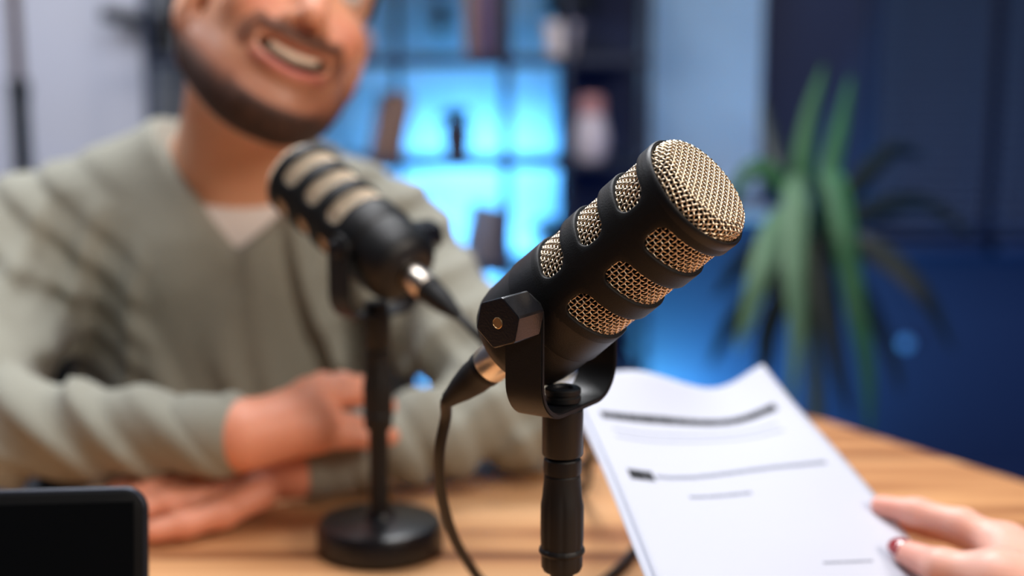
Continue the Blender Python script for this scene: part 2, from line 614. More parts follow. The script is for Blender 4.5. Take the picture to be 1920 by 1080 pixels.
def window(n, x0, x1, z0, z1, fm, parent=None):
    w = thing('window_%d' % n, {1: 'window behind the pale slatted blind', 2: 'dark window behind the wide navy blind', 3: 'dark window behind the outermost navy blind'}[n], 'window', ((x0 + x1) / 2, 3.42, z0))
    w['kind'] = 'structure'
    hw, hz = (x1 - x0) / 2, z1 - z0
    box('pane', (-hw + 0.02, -0.008, 0.02), (hw - 0.02, -0.002, hz - 0.02), M['glass_dark'], w)
    for a, b in ((-hw, -hw + 0.022), (hw - 0.022, hw)):
        box('jamb', (a, -0.03, 0), (b, -0.001, hz), fm, w, 0.003)
    for a, b in ((0, 0.022), (hz - 0.022, hz)):
        box('rail', (-hw + 0.022, -0.03, a), (hw - 0.022, -0.001, b), fm, w, 0.003)
    box('sill', (-hw - 0.02, -0.10, -0.03), (hw + 0.02, -0.001, -0.002), fm, w, 0.004)
    return w


def blind(label, x0, x1, z0, z1, pitch, chord, m, tilt):
    hw, hz = (x1 - x0) / 2, z1 - z0
    b = thing('venetian_blind', label, 'blind', ((x0 + x1) / 2, 3.355, z0), 0, 'venetian blinds along the back wall')
    box('headrail', (-hw, -0.02, hz), (hw, 0.02, hz + 0.04), m, b, 0.004)
    box('bottom_rail', (-hw, -0.010, -0.002), (hw, 0.010, 0.012), m, b, 0.003)
    bm = box_bm(bmesh.new(), (-hw, -chord / 2, -0.0006), (hw, chord / 2, 0.0006), 0, Matrix.Rotation(R(tilt), 4, 'X'))
    s0 = from_bm('slat', bm, m, b)
    n = int(hz / pitch)
    for i in range(1, n):
        s = s0 if i == 1 else s0.copy()
        if i > 1:
            C.objects.link(s)
        s.location = (0, 0, 0.012 + pitch * i)
    for x in (-hw * 0.7, hw * 0.7):
        V, Fc = tubes_np([np.array([(x, -chord / 2 - 0.001, 0), (x, -chord / 2 - 0.001, hz)])], 0.0012, 5)
        from_np('cord', V, Fc, m, b)
    return b


window(1, 0.300, 0.592, 0.74, 1.62, M['frame'])
blind('pale slatted blind over the narrow window beside the shelf', 0.312, 0.580, 0.765, 1.56, 0.0139, 0.0165, M['slat'], 62)
window(2, 0.845, 1.128, 0.66, 1.62, M['dark_frame'])
blind('dark navy slatted blind on the wall behind the tall leafy plant', 0.858, 1.116, 0.68, 1.56, 0.0254, 0.026, M['dark_slat'], 50)
window(3, 1.134, 1.425, 0.66, 1.62, M['dark_frame'])
blind('dark navy slatted blind furthest from the shelf, cut by the picture edge', 1.146, 1.412, 0.68, 1.56, 0.0254, 0.026, M['dark_slat'], 50)

sk = thing('wall_glint', 'small pale blue disc standing in for a socket low on the navy wall', 'glint', (0.969, 3.42, 0.394))  # pale disc built in place of a blurred spot of light
lathe('cover', [(0.012, 0), (0.012, 0.006), (0.009, 0.009), (0.007, 0.006), (0, 0.006)], M['glint'], sk, 24, along((0, 0, 0), (0, -1, 0)))
lathe('ring', [(0.016, 0), (0.016, 0.004), (0.013, 0.004)], M['glint'], sk, 24, along((0, 0, 0), (0, -1, 0)))

# ------------------------------------------------------------------ shelf unit with blue LED strips
SHELF_Z = [0.155, 0.39, 0.627, 0.865, 1.095, 1.33, 1.565]
sh = thing('open_shelf', 'dark blue metal open shelf lit blue from behind', 'shelf', (-0.2, 3.25, 0))
PX = [-0.78, -0.27, -0.012, 0.118, 0.292]
for x in PX:
    w = 0.022 if x == -0.012 else 0.016
    for y in ((-0.15, 0.13) if x != -0.27 else (0.13,)):
        box('post', (x + 0.2 - w / 2, y - 0.010, 0), (x + 0.2 + w / 2, y + 0.010, 1.7), M['shelf_metal'], sh, 0.002)
for z in SHELF_Z:
    th = 0.022 if z in (1.095, 1.33) else 0.014
    box('board', (-0.58, -0.135, z - th), (0.49, 0.118, z), M['shelf_metal'], sh, 0.002)
box('back_panel', (0.326, 0.119, 0.16), (0.484, 0.125, 1.68), M['shelf_back'], sh)


def led(label, lo, hi):
    o = box('led_strip', lo, hi, M['led'])
    tag(o, label, 'LED strip', 'LED strips behind the open shelf')


led('blue LED strip along the back of the board under the small potted plant', (-0.262, 3.393, 0.836), (0.10, 3.403, 0.849))
led('blue LED strip along the back of the board holding the leaning greyish book', (-0.262, 3.393, 0.598), (0.10, 3.403, 0.611))
led('blue LED strip near the bottom of the open shelf', (-0.77, 3.393, 0.36), (0.10, 3.403, 0.374))


def book(label, x, y, z, w, t, h_, lean, yaw, cover, group=None):
    """w: width of the cover, t: thickness, h_: height; lean about the cover's foot"""
    b = thing('book', label, 'book', (x, y, z), R(yaw), group)
    mt = Matrix.Translation((0, 0, 0.001 + t / 2 * math.sin(R(lean)))) @ Matrix.Rotation(R(lean), 4, 'Y')
    for s in (0, 1):
        x0 = -t / 2 + s * (t - 0.003)
        box('cover', (x0, -w / 2, 0), (x0 + 0.003, w / 2, h_), cover, b, 0.0008, mt)
    box('spine', (-t / 2, -w / 2, 0), (t / 2, -w / 2 + 0.003, h_), cover, b, 0.0008, mt)
    box('page_block', (-t / 2 + 0.003, -w / 2 + 0.004, 0.003), (t / 2 - 0.003, w / 2 - 0.004, h_ - 0.003), M['pages'], b, 0, mt)
    return b


book('brown book leaning on the shelf beside the man\'s head', -0.282, 3.17, 0.866, 0.10, 0.03, 0.145, 12, 35, M['book_brown'])
book('greyish brown book leaning against the shelf post, lower board', -0.070, 3.17, 0.628, 0.11, 0.055, 0.130, 13, 25, M['book_grey'])
for i, (x, t, h_, mt, lb) in enumerate(((-0.088, 0.026, 0.19, 'book_brown', 'brown book, first in the upright row on the upper board'),
                                       (-0.058, 0.028, 0.20, 'book_purple', 'purple book standing in the upright row on the upper board'),
                                       (-0.030, 0.022, 0.17, 'book_dark', 'dark thin book beside the shelf post on the upper board'))):
    book(lb, x, 3.17, 1.096, 0.12, t, h_, 0, 0, M[mt], 'books on the upper board')


def pot(name, label, x, y, z, r0, r1, h_, pm, cat='plant'):
    t = thing(name, label, cat, (x, y, z))
    lathe('pot', [(r0, 0), (r1, h_), (r1 - 0.003, h_), (r1 - 0.005, h_ - 0.008), (0, h_ - 0.008)], pm, t, 28)
    lathe('soil', [(r1 - 0.006, h_ - 0.0078), (0, h_ - 0.005)], M['soil'], t, 20)
    return t


def leaf_np(pts, w0, fold=0.25, side=None, n=8):
    p = spline(pts, n)
    t = np.gradient(p, axis=0)
    t /= np.linalg.norm(t, axis=1, keepdims=True)
    view = np.array([0.1, -1.0, 0.25]) if side is None else np.array(side)
    u = np.cross(t, view)
    u /= np.linalg.norm(u, axis=1, keepdims=True) + 1e-9
    nn = np.cross(u, t)
    s = np.linspace(0, 1, len(p))
    w = w0 * np.clip(np.minimum(0.45 + 2.2 * s, (1 - s) ** 0.6 * 1.35), 0.02, 1)[:, None] / 2
    V = np.stack([p - u * w, p + nn * w * fold, p + u * w, p - nn * 0.0012 + nn * w * fold], 1).reshape(-1, 3)
    F_ = []
    for i in range(len(p) - 1):
        for a, b in ((0, 1), (1, 2), (2, 3), (3, 0)):
            F_.append((4 * i + a, 4 * i + b, 4 * i + 4 + b, 4 * i + 4 + a))
    return V, F_


def tuft(t, z, n, ln, w, mt, spread=0.8, seed=1):
    rr = random.Random(seed)
    for i in range(n):
        a = 2 * math.pi * i / n + rr.uniform(-.3, .3)
        l = ln * rr.uniform(.7, 1.1)
        q = spread * rr.uniform(.5, 1.1)
        pts = [(0, 0, z), (0.35 * l * q * math.cos(a), 0.35 * l * q * math.sin(a), z + l * .6), (l * q * math.cos(a), l * q * math.sin(a), z + l * (.75 - .4 * q))]
        V, F_ = leaf_np(pts, w, 0.25, (math.cos(a + 1.3), math.sin(a + 1.3), 0.8), 4)
        from_np('leaf', V, F_, mt, t)


t = pot('potted_plant', 'small dark green plant in a brown pot at the centre of the lit bay', -0.122, 3.17, 0.866, 0.026, 0.032, 0.075, M['book_dark'])
tuft(t, 0.07, 16, 0.055, 0.030, M['leaf_dark'], 0.9, 3)
t = pot('potted_plant', 'dark leafy plant in a round white pot on the upper board', 0.108, 3.17, 1.096, 0.030, 0.042, 0.072, M['pot_white'])
tuft(t, 0.066, 16, 0.095, 0.030, M['leaf_dark'], 1.0, 5)
t = pot('potted_plant', 'dark low plant in a dark pot on the lower board beside the lit bay', 0.090, 3.17, 0.628, 0.030, 0.036, 0.055, M['pot'])
tuft(t, 0.05, 14, 0.075, 0.028, M['leaf_dark'], 1.0, 8)
v = thing('vase', 'white bottle vase with a pink top in the dark end bay', 'vase', (0.175, 3.16, 0.866))
lathe('body', [(0.030, 0), (0.038, 0.02), (0.040, 0.05), (0.032, 0.085), (0.028, 0.10)], M['vase_white'], v, 28)
lathe('neck', [(0.028, 0.10), (0.030, 0.115), (0.028, 0.135), (0.018, 0.142), (0.014, 0.136), (0, 0.13)], M['vase_pink'], v, 28)
v = thing('vase', 'round peach vase holding a dark red flower beside the man\'s cheek', 'vase', (-0.330, 3.16, 1.096))
lathe('body', [(0.014, 0), (0.022, 0.012), (0.0255, 0.028), (0.021, 0.044), (0.012, 0.052), (0.010, 0.05), (0, 0.04)], M['terracotta'], v, 24)
bm = bmesh.new()
for k in range(9):
    a = k * 2.4
    bmesh.ops.create_icosphere(bm, subdivisions=1, radius=0.012, matrix=Matrix.Translation((0.014 * math.cos(a) * (k / 9) ** .5 - 0.004, 0.014 * math.sin(a) * (k / 9) ** .5, 0.082 + 0.01 * math.sin(k))) @ Matrix.Diagonal((1, 1, .7, 1)))
from_bm('flower', bm, M['flower'], v, True)
V, Fc = tubes_np([np.array([(0, 0, 0.045), (-0.003, 0, 0.08)])], 0.002, 6)
from_np('stem', V, Fc, M['trunk'], v)
ck = thing('wall_disc', 'small round grey hook on the wall above the shelf board', 'hook', (-0.172, 3.50, 1.165))
lathe('plate', [(0.020, 0), (0.020, 0.006), (0.016, 0.010), (0, 0.010)], M['pot_grey'], ck, 24, along((0, 0, 0), (0, -1, 0)))
lathe('peg', [(0.006, 0.009), (0.005, 0.03), (0.009, 0.034), (0.008, 0.04), (0, 0.041)], M['pot_grey'], ck, 16, along((0, 0, 0), (0, -1, 0)))
ck.name = 'wall_hook'

# ------------------------------------------------------------------ tall plant
CR = (0.5175, 2.3815, 0.8202)
pl = thing('dracaena_plant', 'tall potted plant with long green strap leaves against the navy wall', 'plant', (CR[0], CR[1] + 0.02, 0))


def rel(p):
    return (p[0] - pl.location.x, p[1] - pl.location.y, p[2])


lathe('pot', [(0.11, 0), (0.15, 0.30), (0.143, 0.30), (0.138, 0.27), (0, 0.27)], M['pot'], pl, 40)
lathe('soil', [(0.137, 0.2705), (0, 0.285)], M['soil'], pl, 28)
V, Fc = tubes_np([spline([(0, 0, 0.27), (0.012, 0, 0.5), (-0.006, 0, 0.7), rel((0.5197, 2.3891, 0.8055))], 6)], 0.013, 10)
from_np('stem', V, Fc, M['trunk'], pl)
LEAVES = [
    ('leaf', 0.040, [(0.5127, 2.3693, 0.8082), (0.4832, 2.3557, 0.9039), (0.4903, 2.371, 0.991), (0.5221, 2.4089, 1.0909)]),
    ('leaf', 0.034, [(0.5224, 2.3906, 0.8144), (0.5431, 2.4279, 0.9105), (0.5701, 2.4731, 0.994), (0.5963, 2.5271, 1.0702)]),
    ('leaf', 0.042, [(0.5132, 2.3609, 0.8184), (0.5185, 2.3165, 0.9121), (0.5318, 2.2632, 0.8401), (0.5472, 2.2483, 0.7559), (0.5523, 2.2409, 0.7138)]),
    ('leaf_pale', 0.044, [(0.5087, 2.3609, 0.8184), (0.466, 2.3035, 0.896), (0.4495, 2.2444, 0.7911), (0.4546, 2.2237, 0.6738), (0.4466, 2.2209, 0.5428)]),
    ('leaf', 0.042, [(0.522, 2.3792, 0.8069), (0.5398, 2.3457, 0.8472), (0.5609, 2.2916, 0.7132), (0.5844, 2.2816, 0.599), (0.593, 2.2811, 0.4812)]),
    ('leaf_pale', 0.044, [(0.5069, 2.3593, 0.8096), (0.4418, 2.2945, 0.8448), (0.3984, 2.2414, 0.7744), (0.378, 2.2281, 0.6989), (0.3591, 2.2275, 0.638)]),
    ('leaf', 0.036, [(0.5112, 2.3799, 0.8113), (0.4571, 2.3833, 0.8877), (0.4106, 2.3787, 0.9195), (0.3784, 2.3733, 0.8887), (0.3654, 2.3823, 0.8246)]),
    ('leaf_dark', 0.042, [(0.5263, 2.399, 0.8041), (0.6273, 2.4459, 0.8396), (0.7313, 2.4873, 0.844), (0.8222, 2.4965, 0.7812)]),
    ('leaf_dark', 0.042, [(0.522, 2.3784, 0.8024), (0.6018, 2.3349, 0.7862), (0.6757, 2.3029, 0.72), (0.7346, 2.3057, 0.6206)]),
    ('leaf_dark', 0.042, [(0.5127, 2.3982, 0.7997), (0.4356, 2.3864, 0.7326), (0.3797, 2.3934, 0.6572), (0.3413, 2.3986, 0.5716)]),
    ('leaf_dark', 0.040, [(0.5212, 2.4073, 0.7938), (0.4502, 2.4048, 0.6643), (0.4354, 2.3986, 0.5716), (0.4307, 2.3971, 0.5054)]),
    ('leaf_dark', 0.040, [(0.5141, 2.3586, 0.8052), (0.5222, 2.3211, 0.7078), (0.5381, 2.3026, 0.6032), (0.5617, 2.297, 0.5134)]),
    ('leaf_dark', 0.040, [(0.517, 2.4188, 0.8014), (0.4464, 2.4561, 0.7822), (0.3984, 2.4685, 0.7378), (0.3591, 2.4784, 0.6788)]),
    ('leaf_dark', 0.036, [(0.5285, 2.4089, 0.8028), (0.6064, 2.4096, 0.6915), (0.6576, 2.4132, 0.5966), (0.6789, 2.41, 0.5212)]),
    ('leaf_dark', 0.036, [(0.5216, 2.4188, 0.8014), (0.4781, 2.4962, 0.8948), (0.459, 2.5611, 0.9747), (0.4547, 2.6013, 1.03)]),
    ('leaf_dark', 0.036, [(0.5261, 2.4188, 0.8014), (0.6188, 2.4962, 0.8948), (0.6885, 2.5544, 0.937), (0.7547, 2.5811, 0.9157)]),
]
for mt, w, pts in LEAVES:
    V, F_ = leaf_np([rel(q) for q in pts], w, 0.22, None, 12)
    from_np('leaf', V, F_, M[mt], pl, False)

# ------------------------------------------------------------------ table
TZ = 0.74


def round_poly(pts, rads, n=10):
    out = []
    for i in range(len(pts)):
        p, a, b = (Vector(pts[i]).to_2d(), Vector(pts[i - 1]).to_2d(), Vector(pts[(i + 1) % len(pts)]).to_2d())
        u, v = (a - p).normalized(), (b - p).normalized()
        ang = math.acos(max(-1, min(1, u.dot(v))))
        d_ = rads[i] / math.tan(ang / 2)
        c = p + (u + v).normalized() * (rads[i] / math.sin(ang / 2))
        s0, s1 = p + u * d_ - c, p + v * d_ - c
        a0, a1 = math.atan2(s0.y, s0.x), math.atan2(s1.y, s1.x)
        da = (a1 - a0 + math.pi) % (2 * math.pi) - math.pi
        for k in range(n + 1):
            x = a0 + da * k / n
            out.append((c.x + rads[i] * math.cos(x), c.y + rads[i] * math.sin(x)))
    return out


tb = thing('table', 'light oak table top under the microphones, papers and the man\'s forearms', 'table', (0, 0.85, 0))
poly = round_poly([(-1.15, 0.90), (0.30, 1.49), (0.966, 0.45), (0.62, 0.28), (-1.12, 0.28)], [0.08, 0.06, 0.1, 0.1, 0.1])
bm = bmesh.new()
vs = [bm.verts.new((x, y - 0.85, TZ)) for x, y in poly]
f = bm.faces.new(vs)
g = bmesh.ops.extrude_face_region(bm, geom=[f])
bmesh.ops.translate(bm, verts=[v for v in g['geom'] if isinstance(v, bmesh.types.BMVert)], vec=(0, 0, -0.032))
bmesh.ops.recalc_face_normals(bm, faces=bm.faces)
ed = [e for e in bm.edges if abs(e.verts[0].co.z - e.verts[1].co.z) < 1e-6]
bmesh.ops.bevel(bm, geom=ed, offset=0.003, segments=2, affect='EDGES', profile=0.5)
from_bm('tabletop', bm, M['wood'], tb, True, 40)
for x, y in ((-0.95, 0.88), (0.24, 1.30), (0.72, 0.50), (-0.95, 0.40)):
    box('leg', (x - 0.025, y - 0.875, 0), (x + 0.025, y - 0.825, TZ - 0.0325), M['black_matte'], tb, 0.004)

# ------------------------------------------------------------------ microphone (mm -> m by S); local +y = the way it points, +x = knob side
S = 0.001


def y_of(s):
    return 95.0 - s


def axis_m(e):
    return Matrix.Rotation(e, 4, 'X')


def lathe_axis(name, sr, m, parent, e, n=64, sharp=35):
    mt = axis_m(e) @ Matrix.Rotation(R(-90), 4, 'X')
    return lathe(name, [(r * S, y_of(s) * S) for s, r in sr], m, parent, n, mt, None, sharp)


def shell_np():
    V, F_ = [], []
    N = 24

    def rrect(hx, hy, r):
        pts, prm = [], []
        for q, (sx, sy) in enumerate(((1, 1), (-1, 1), (-1, -1), (1, -1))):
            th = np.linspace(0, 90, N // 2 + 1)
            for k, a in enumerate(th):
                aa = R(a + 90 * q)
                pts.append((sx * (hx - r) + r * math.cos(aa), sy * (hy - r) + r * math.sin(aa)))
                prm.append((q, a))
            nx = (sx * (hx - r), sy * (hy - r))
        # straight sides get extra points
        out = []
        M_ = len(pts)
        for i in range(M_):
            out.append((pts[i], prm[i]))
            if prm[i][1] == 90.0:
                a, b = np.array(pts[i]), np.array(pts[(i + 1) % M_])
                k = 26 if prm[i][0] in (0, 2) else 4
                for j in range(1, k):
                    out.append((tuple(a + (b - a) * j / k), (prm[i][0], None)))
        return out

    def outer(pt, prm, hx, hy, r, lo, hi, X):
        q, a = prm
        x, y = pt
        if a is None:
            return (x, (hi if q == 0 else lo)) if q in (0, 2) else ((-X if q == 1 else X), y)
        sx, sy = ((1, 1), (-1, 1), (-1, -1), (1, -1))[q]
        cx, cy = sx * (hx - r), sy * (hy - r)
        Y = hi if sy > 0 else lo
        ang = R(a + 90 * q)
        c, s_ = math.cos(ang), math.sin(ang)
        tx = abs((sx * X - cx) * 1.0)
        ty = abs(Y - cy)
        if abs(c) >= abs(s_):
            return (sx * X, cy + sy * ty * abs(s_) / abs(c))
        return (cx + sx * tx * abs(c) / abs(s_), Y)

    Ro = 31.5
    for col in (90, 270):
        for sc, lo, hi in ((16, 1.6, 29.75), (43.5, 29.75, 57.25), (71, 57.25, 86)):
            hx, hy, r = Ro * R(76), 8.0, 6.2
            base = rrect(hx, hy, r)
            nv = len(base)
            loops = []
            for off, rad in ((0.0, 28.4), (0.0, 30.6), (0.25, 31.15), (0.8, 31.5)):
                lp = rrect(hx + off, hy + off, r + off)
                loops.append([(p[0], p[1] + sc, rad) for p, _ in lp])
            out = [outer(p, pr, hx, hy, r, lo - sc, hi - sc, Ro * R(90)) for p, pr in base]
            o8 = [(p[0], p[1] - sc) for p in loops[-1]]
            for t in (0.34, 0.67, 1.0):
                loops.append([(o8[i][0] + (out[i][0] - o8[i][0]) * t, o8[i][1] + (out[i][1] - o8[i][1]) * t + sc, Ro) for i in range(nv)])
            b0 = sum(len(x) for x in V)
            for lp in loops:
                a = np.array(lp)
                ph = a[:, 0] / Ro + R(col)
                V.append(np.stack([a[:, 2] * np.cos(ph), y_of(a[:, 1]), a[:, 2] * np.sin(ph)], 1))
            for l in range(len(loops) - 1):
                for i in range(nv):
                    j = (i + 1) % nv
                    F_.append((b0 + l * nv + i, b0 + l * nv + j, b0 + (l + 1) * nv + j, b0 + (l + 1) * nv + i))
    return np.concatenate(V) * S, F_


def weave_side():
    Rm, p, A, r = 28.7, 2.5, 0.45, 0.44
    nc = 72
    paths = []
    n_r = int(84 / p)
    for i in range(n_r):
        ph = np.linspace(0, 2 * np.pi, nc * 4 + 1)
        rad = Rm + A * np.cos(ph * nc / 2 + np.pi * i)
        paths.append(np.stack([rad * np.cos(ph), np.full_like(ph, y_of(1.5 + p * i)), rad * np.sin(ph)], 1))
    for j in range(nc):
        s = np.linspace(0.5, 85, int(84 / p) * 4)
        rad = Rm - A * np.cos(np.pi * (s - 1.5) / p + np.pi * j)
        a = 2 * np.pi * j / nc
        paths.append(np.stack([rad * np.cos(a), y_of(s), rad * np.sin(a)], 1))
    V, Fc = tubes_np(paths, r, 6)
    return V * S, Fc


def weave_front(rot):
    p, A, r = 2.45, 0.45, 0.45
    r0, rf = 22.0, 6.3
    arc = rf * np.pi / 2
    rmax = r0 + arc + 4.5

    def surf(x, z, off):
        rho = np.hypot(x, z) + 1e-9
        q = np.clip((rho - r0) / rf, 0, np.pi / 2)
        rr = np.where(rho < r0, rho, r0 + rf * np.sin(q))
        hh = np.where(rho < r0, 8.6 + 0.9 * (1 - (rho / r0) ** 2), 8.6 - rf * (1 - np.cos(q)) - np.maximum(rho - r0 - arc, 0))
        nr, nh = np.sin(q), np.cos(q)
        rr, hh = rr + nr * off, hh + nh * off
        return np.stack([rr * x / rho, y_of(0) + hh, rr * z / rho], 1)
    paths = []
    n = int(rmax / p)
    for fam in (0, 1):
        for i in range(-n, n + 1):
            c = i * p
            L = math.sqrt(max(rmax ** 2 - c * c, 0))
            if L < 2:
                continue
            t = np.arange(-L, L, p / 4)
            off = A * np.cos(np.pi * t / p + np.pi * i) * (1 if fam == 0 else -1)
            x, z = (t, np.full_like(t, c)) if fam == 0 else (np.full_like(t, c), t)
            cr, sr = math.cos(rot), math.sin(rot)
            paths.append(surf(x * cr - z * sr, x * sr + z * cr, off))
    V, Fc = tubes_np(paths, r, 6)
    return V * S, Fc


def make_microphone(label, loc, yaw, elev):
    t = thing('podcast_microphone', label, 'microphone', loc, yaw, 'microphones on desk stands')
    E4 = np.array(axis_m(elev).to_3x3())
    V, F_ = shell_np()
    hs = from_np('housing', V @ E4.T, F_, M['black_matte'], t)
    lathe_axis('bezel', [(3, 31.5), (0.4, 31.6), (-1.2, 31.4), (-1.9, 30.8), (-1.9, 30.0), (-1.4, 29.5), (2.5, 29.3), (3, 29.5), (3, 31.5)], M['black'], hs, elev, 96)
    lathe_axis('rear_body', [(84, 29), (84, 31.5), (100.5, 31.9), (101.6, 31.6), (102.2, 31.0), (112, 30.9), (122, 30.5), (128, 29.4), (133, 26.8), (136.5, 22), (138, 16), (138, 11.5), (133, 11.2), (133, 0)], M['black'], t, elev, 72, 28)
    lathe_axis('foam', [(-6.8, 0), (-6.8, 21), (-4, 25.5), (0, 27), (85, 27.2), (85, 0)], M['foam'], t, elev, 48)
    V, Fc = weave_side()
    o = from_np('side_grille', V @ E4.T, Fc, M['wire'], t)
    V, Fc = weave_front(R(14))
    o = from_np('front_grille', V @ E4.T, Fc, M['wire'], t)
    o['label'] = 'domed woven wire grille'
    # yoke: bent strip
    zb, rc, hx, w, th = -54.0, 19.0, 37.0, 11.0, 2.8
    path = [(hx, z) for z in np.linspace(11.0, zb + rc, 12)]
    path += [(hx - rc + rc * math.cos(a), zb + rc - rc * math.sin(a)) for a in np.linspace(0, np.pi / 2, 12)[1:]]
    path += [(-x, z) for x, z in path[::-1]]
    pth = np.array(path)
    tg = np.gradient(pth, axis=0)
    tg /= np.linalg.norm(tg, axis=1, keepdims=True)
    nm = np.stack([tg[:, 1], -tg[:, 0]], 1)
    bm = bmesh.new()
    rings = []
    for i in range(len(pth)):
        z = pth[i][1]
        hw = w if z < 0 else math.sqrt(max(w * w - z * z, 6.0))
        hw = hw if z < 0 else max(hw, 2.5)
        q = []
        for sy, st in ((-1, -0.5), (1, -0.5), (1, 0.5), (-1, 0.5)):
            c = pth[i] - nm[i] * th * st
            q.append(bm.verts.new((c[0] * S, sy * hw * S, c[1] * S)))
        rings.append(q)
    for i in range(len(rings) - 1):
        for k in range(4):
            bm.faces.new((rings[i][k], rings[i][(k + 1) % 4], rings[i + 1][(k + 1) % 4], rings[i + 1][k]))
    bm.faces.new(rings[0][::-1]); bm.faces.new(rings[-1])
    bmesh.ops.recalc_face_normals(bm, faces=bm.faces)
    sharp = [e for e in bm.edges if len(e.link_faces) == 2 and e.calc_face_angle(0) > R(50)]
    bmesh.ops.bevel(bm, geom=sharp, offset=0.6 * S, segments=2, affect='EDGES')
    from_bm('yoke', bm, M['black'], t, True, 45)
    # pivot washers and far screw
    for sx in (-1, 1):
        lathe('washer', [(8 * S, 0), (8 * S, 3.6 * S), (0, 3.6 * S)], M['black'], t, 32, along((sx * 31.8 * S, 0, 0), (sx, 0, 0)))
    lathe('screw', [(6.5 * S, 0), (6.5 * S, 2 * S), (5 * S, 3.2 * S), (2.4 * S, 3.2 * S), (2.2 * S, 2 * S), (0, 2 * S)], M['black_gloss'], t, 32, along((-38.4 * S, 0, 0), (-1, 0, 0)))
    # knob: rounded hexagon
    ap, rr = 11.4, 12.8

    def hexa(a, z, r):
        k = r / (rr * S)
        ph = (a + R(KROT)) % R(60) - R(30)
        return np.minimum(ap * S * k / np.cos(ph), rr * S * k)
    KROT = 42
    kn = lathe('knob', [(0.80 * rr * S, 0), (rr * S, 0.6 * S), (rr * S, 21.6 * S), (0.985 * rr * S, 22.3 * S), (0.94 * rr * S, 22.6 * S), (3.2 * S, 22.6 * S), (3.0 * S, 22.0 * S), (0, 22.0 * S)], M['knob'], t, 120, along((38.6 * S, 0, 0), (1, 0, 0)), hexa, 20)
    lathe('knob_bolt', [(2.9 * S, 0), (2.9 * S, 0.9 * S), (2.5 * S, 1.2 * S), (2.3 * S, 0.9 * S), (0, 0.9 * S)], M['bronze'], kn, 28, along((60.4 * S, 0, 0), (1, 0, 0)))
    return t


def copy_tree(o, parent=None):
    c = o.copy()
    C.objects.link(c)
    if parent is not None:
        c.parent = parent
        c.matrix_parent_inverse = o.matrix_parent_inverse
    for ch in o.children:
        copy_tree(ch, c)
    return c


E1, E2 = R(39.9), R(27)
PIV1 = Vector((0.0265, 0.720, 1.000))
PIV2 = Vector((-0.103, 1.062, 0.982))
mic1 = make_microphone('black podcast microphone with gold mesh, sharp and largest, pointing at the camera side', PIV1, math.atan2(-0.546, 0.838) - R(90), E1)
mic2 = make_microphone('blurred black podcast microphone in front of the man\'s chest, pointing up to his face', PIV2, math.atan2(0.596, -0.662) - R(90), E2)


def make_stand(label, piv, pole_r=0.0062, base_r=0.050, up=0.0):
    t = thing('desk_microphone_stand', label, 'microphone stand', (piv.x, piv.y, TZ), 0, 'desk microphone stands')
    zy = piv.z - 0.0556 - TZ       # underside of the yoke
    g_ = M['black']
    lathe('base', [(base_r - 0.003, 0.0008), (base_r, 0.003), (base_r, 0.013 + up * 0.7), (base_r - 0.003, 0.0165 + up), (base_r - 0.010, 0.0185 + up), (0.012, 0.0200 + up), (0.010, 0.024 + up), (0, 0.024 + up)], M['black_gloss'], t, 72)
    lathe('bolt_head', [(0.0085, zy + 0.0036), (0.0095, zy + 0.0042), (0.0095, zy + 0.0066), (0.0088, zy + 0.0072), (0.0088, zy + 0.0078), (0.0095, zy + 0.0084), (0.0095, zy + 0.0105), (0.0088, zy + 0.0112), (0.0055, zy + 0.0112), (0.0045, zy + 0.010), (0, zy + 0.010)], g_, t, 48)
    lathe('adapter', [(0.0075, zy - 0.030), (0.0075, zy - 0.0255), (0.0104, zy - 0.025), (0.0108, zy - 0.0242), (0.0108, zy - 0.0006), (0.0102, zy), (0, zy)], g_, t, 48)
    lathe('collar', [(0.0085, zy - 0.0355), (0.0098, zy - 0.035), (0.0100, zy - 0.0325), (0.0098, zy - 0.0275), (0.0092, zy - 0.0268), (0.006, zy - 0.0266), (0, zy - 0.0266)], g_, t, 48, None, lambda a, z, r: r * (1 + 0.012 * np.sign(np.sin(a * 24))))
    fl = lambda a, z, r: np.where((r > 0.0107) & (r < 0.0119), r * (1 - 0.05 * np.clip(np.cos(a * 8), 0.3, 1)), r)
    pf = [(0.0092, zy - 0.0352), (0.0096, zy - 0.0362), (0.0096, zy - 0.0368), (0.0098, zy - 0.040), (0.0103, zy - 0.0445), (0.0110, zy - 0.0490), (0.01165, zy - 0.0525), (0.0118, zy - 0.060), (0.0118, zy - 0.070), (0.0115, zy - 0.0755), (0.0121, zy - 0.0765), (0.0123, zy - 0.0778), (0.0118, zy - 0.079), (0.0113, zy - 0.0795), (0.0113, zy - 0.086), (0.0100, zy - 0.0885), (0.0066, zy - 0.089)]
    lathe('clutch_grip', pf, M['rubber'], t, 96, None, fl)
    lathe('pole', [(pole_r * 1.25, 0.022), (pole_r * 1.2, 0.028), (pole_r, 0.034), (pole_r, zy - 0.086)], g_, t, 32)
    return t


make_stand('black desk stand holding the large sharp microphone', PIV1)
make_stand('black round-based desk stand in front of the man\'s crossed forearms', PIV2, 0.0078, 0.0495, 0.007)


def mic_dir(o, e):
    y = o.rotation_euler.z
    return Vector((-math.sin(y) * math.cos(e), math.cos(y) * math.cos(e), math.sin(e)))


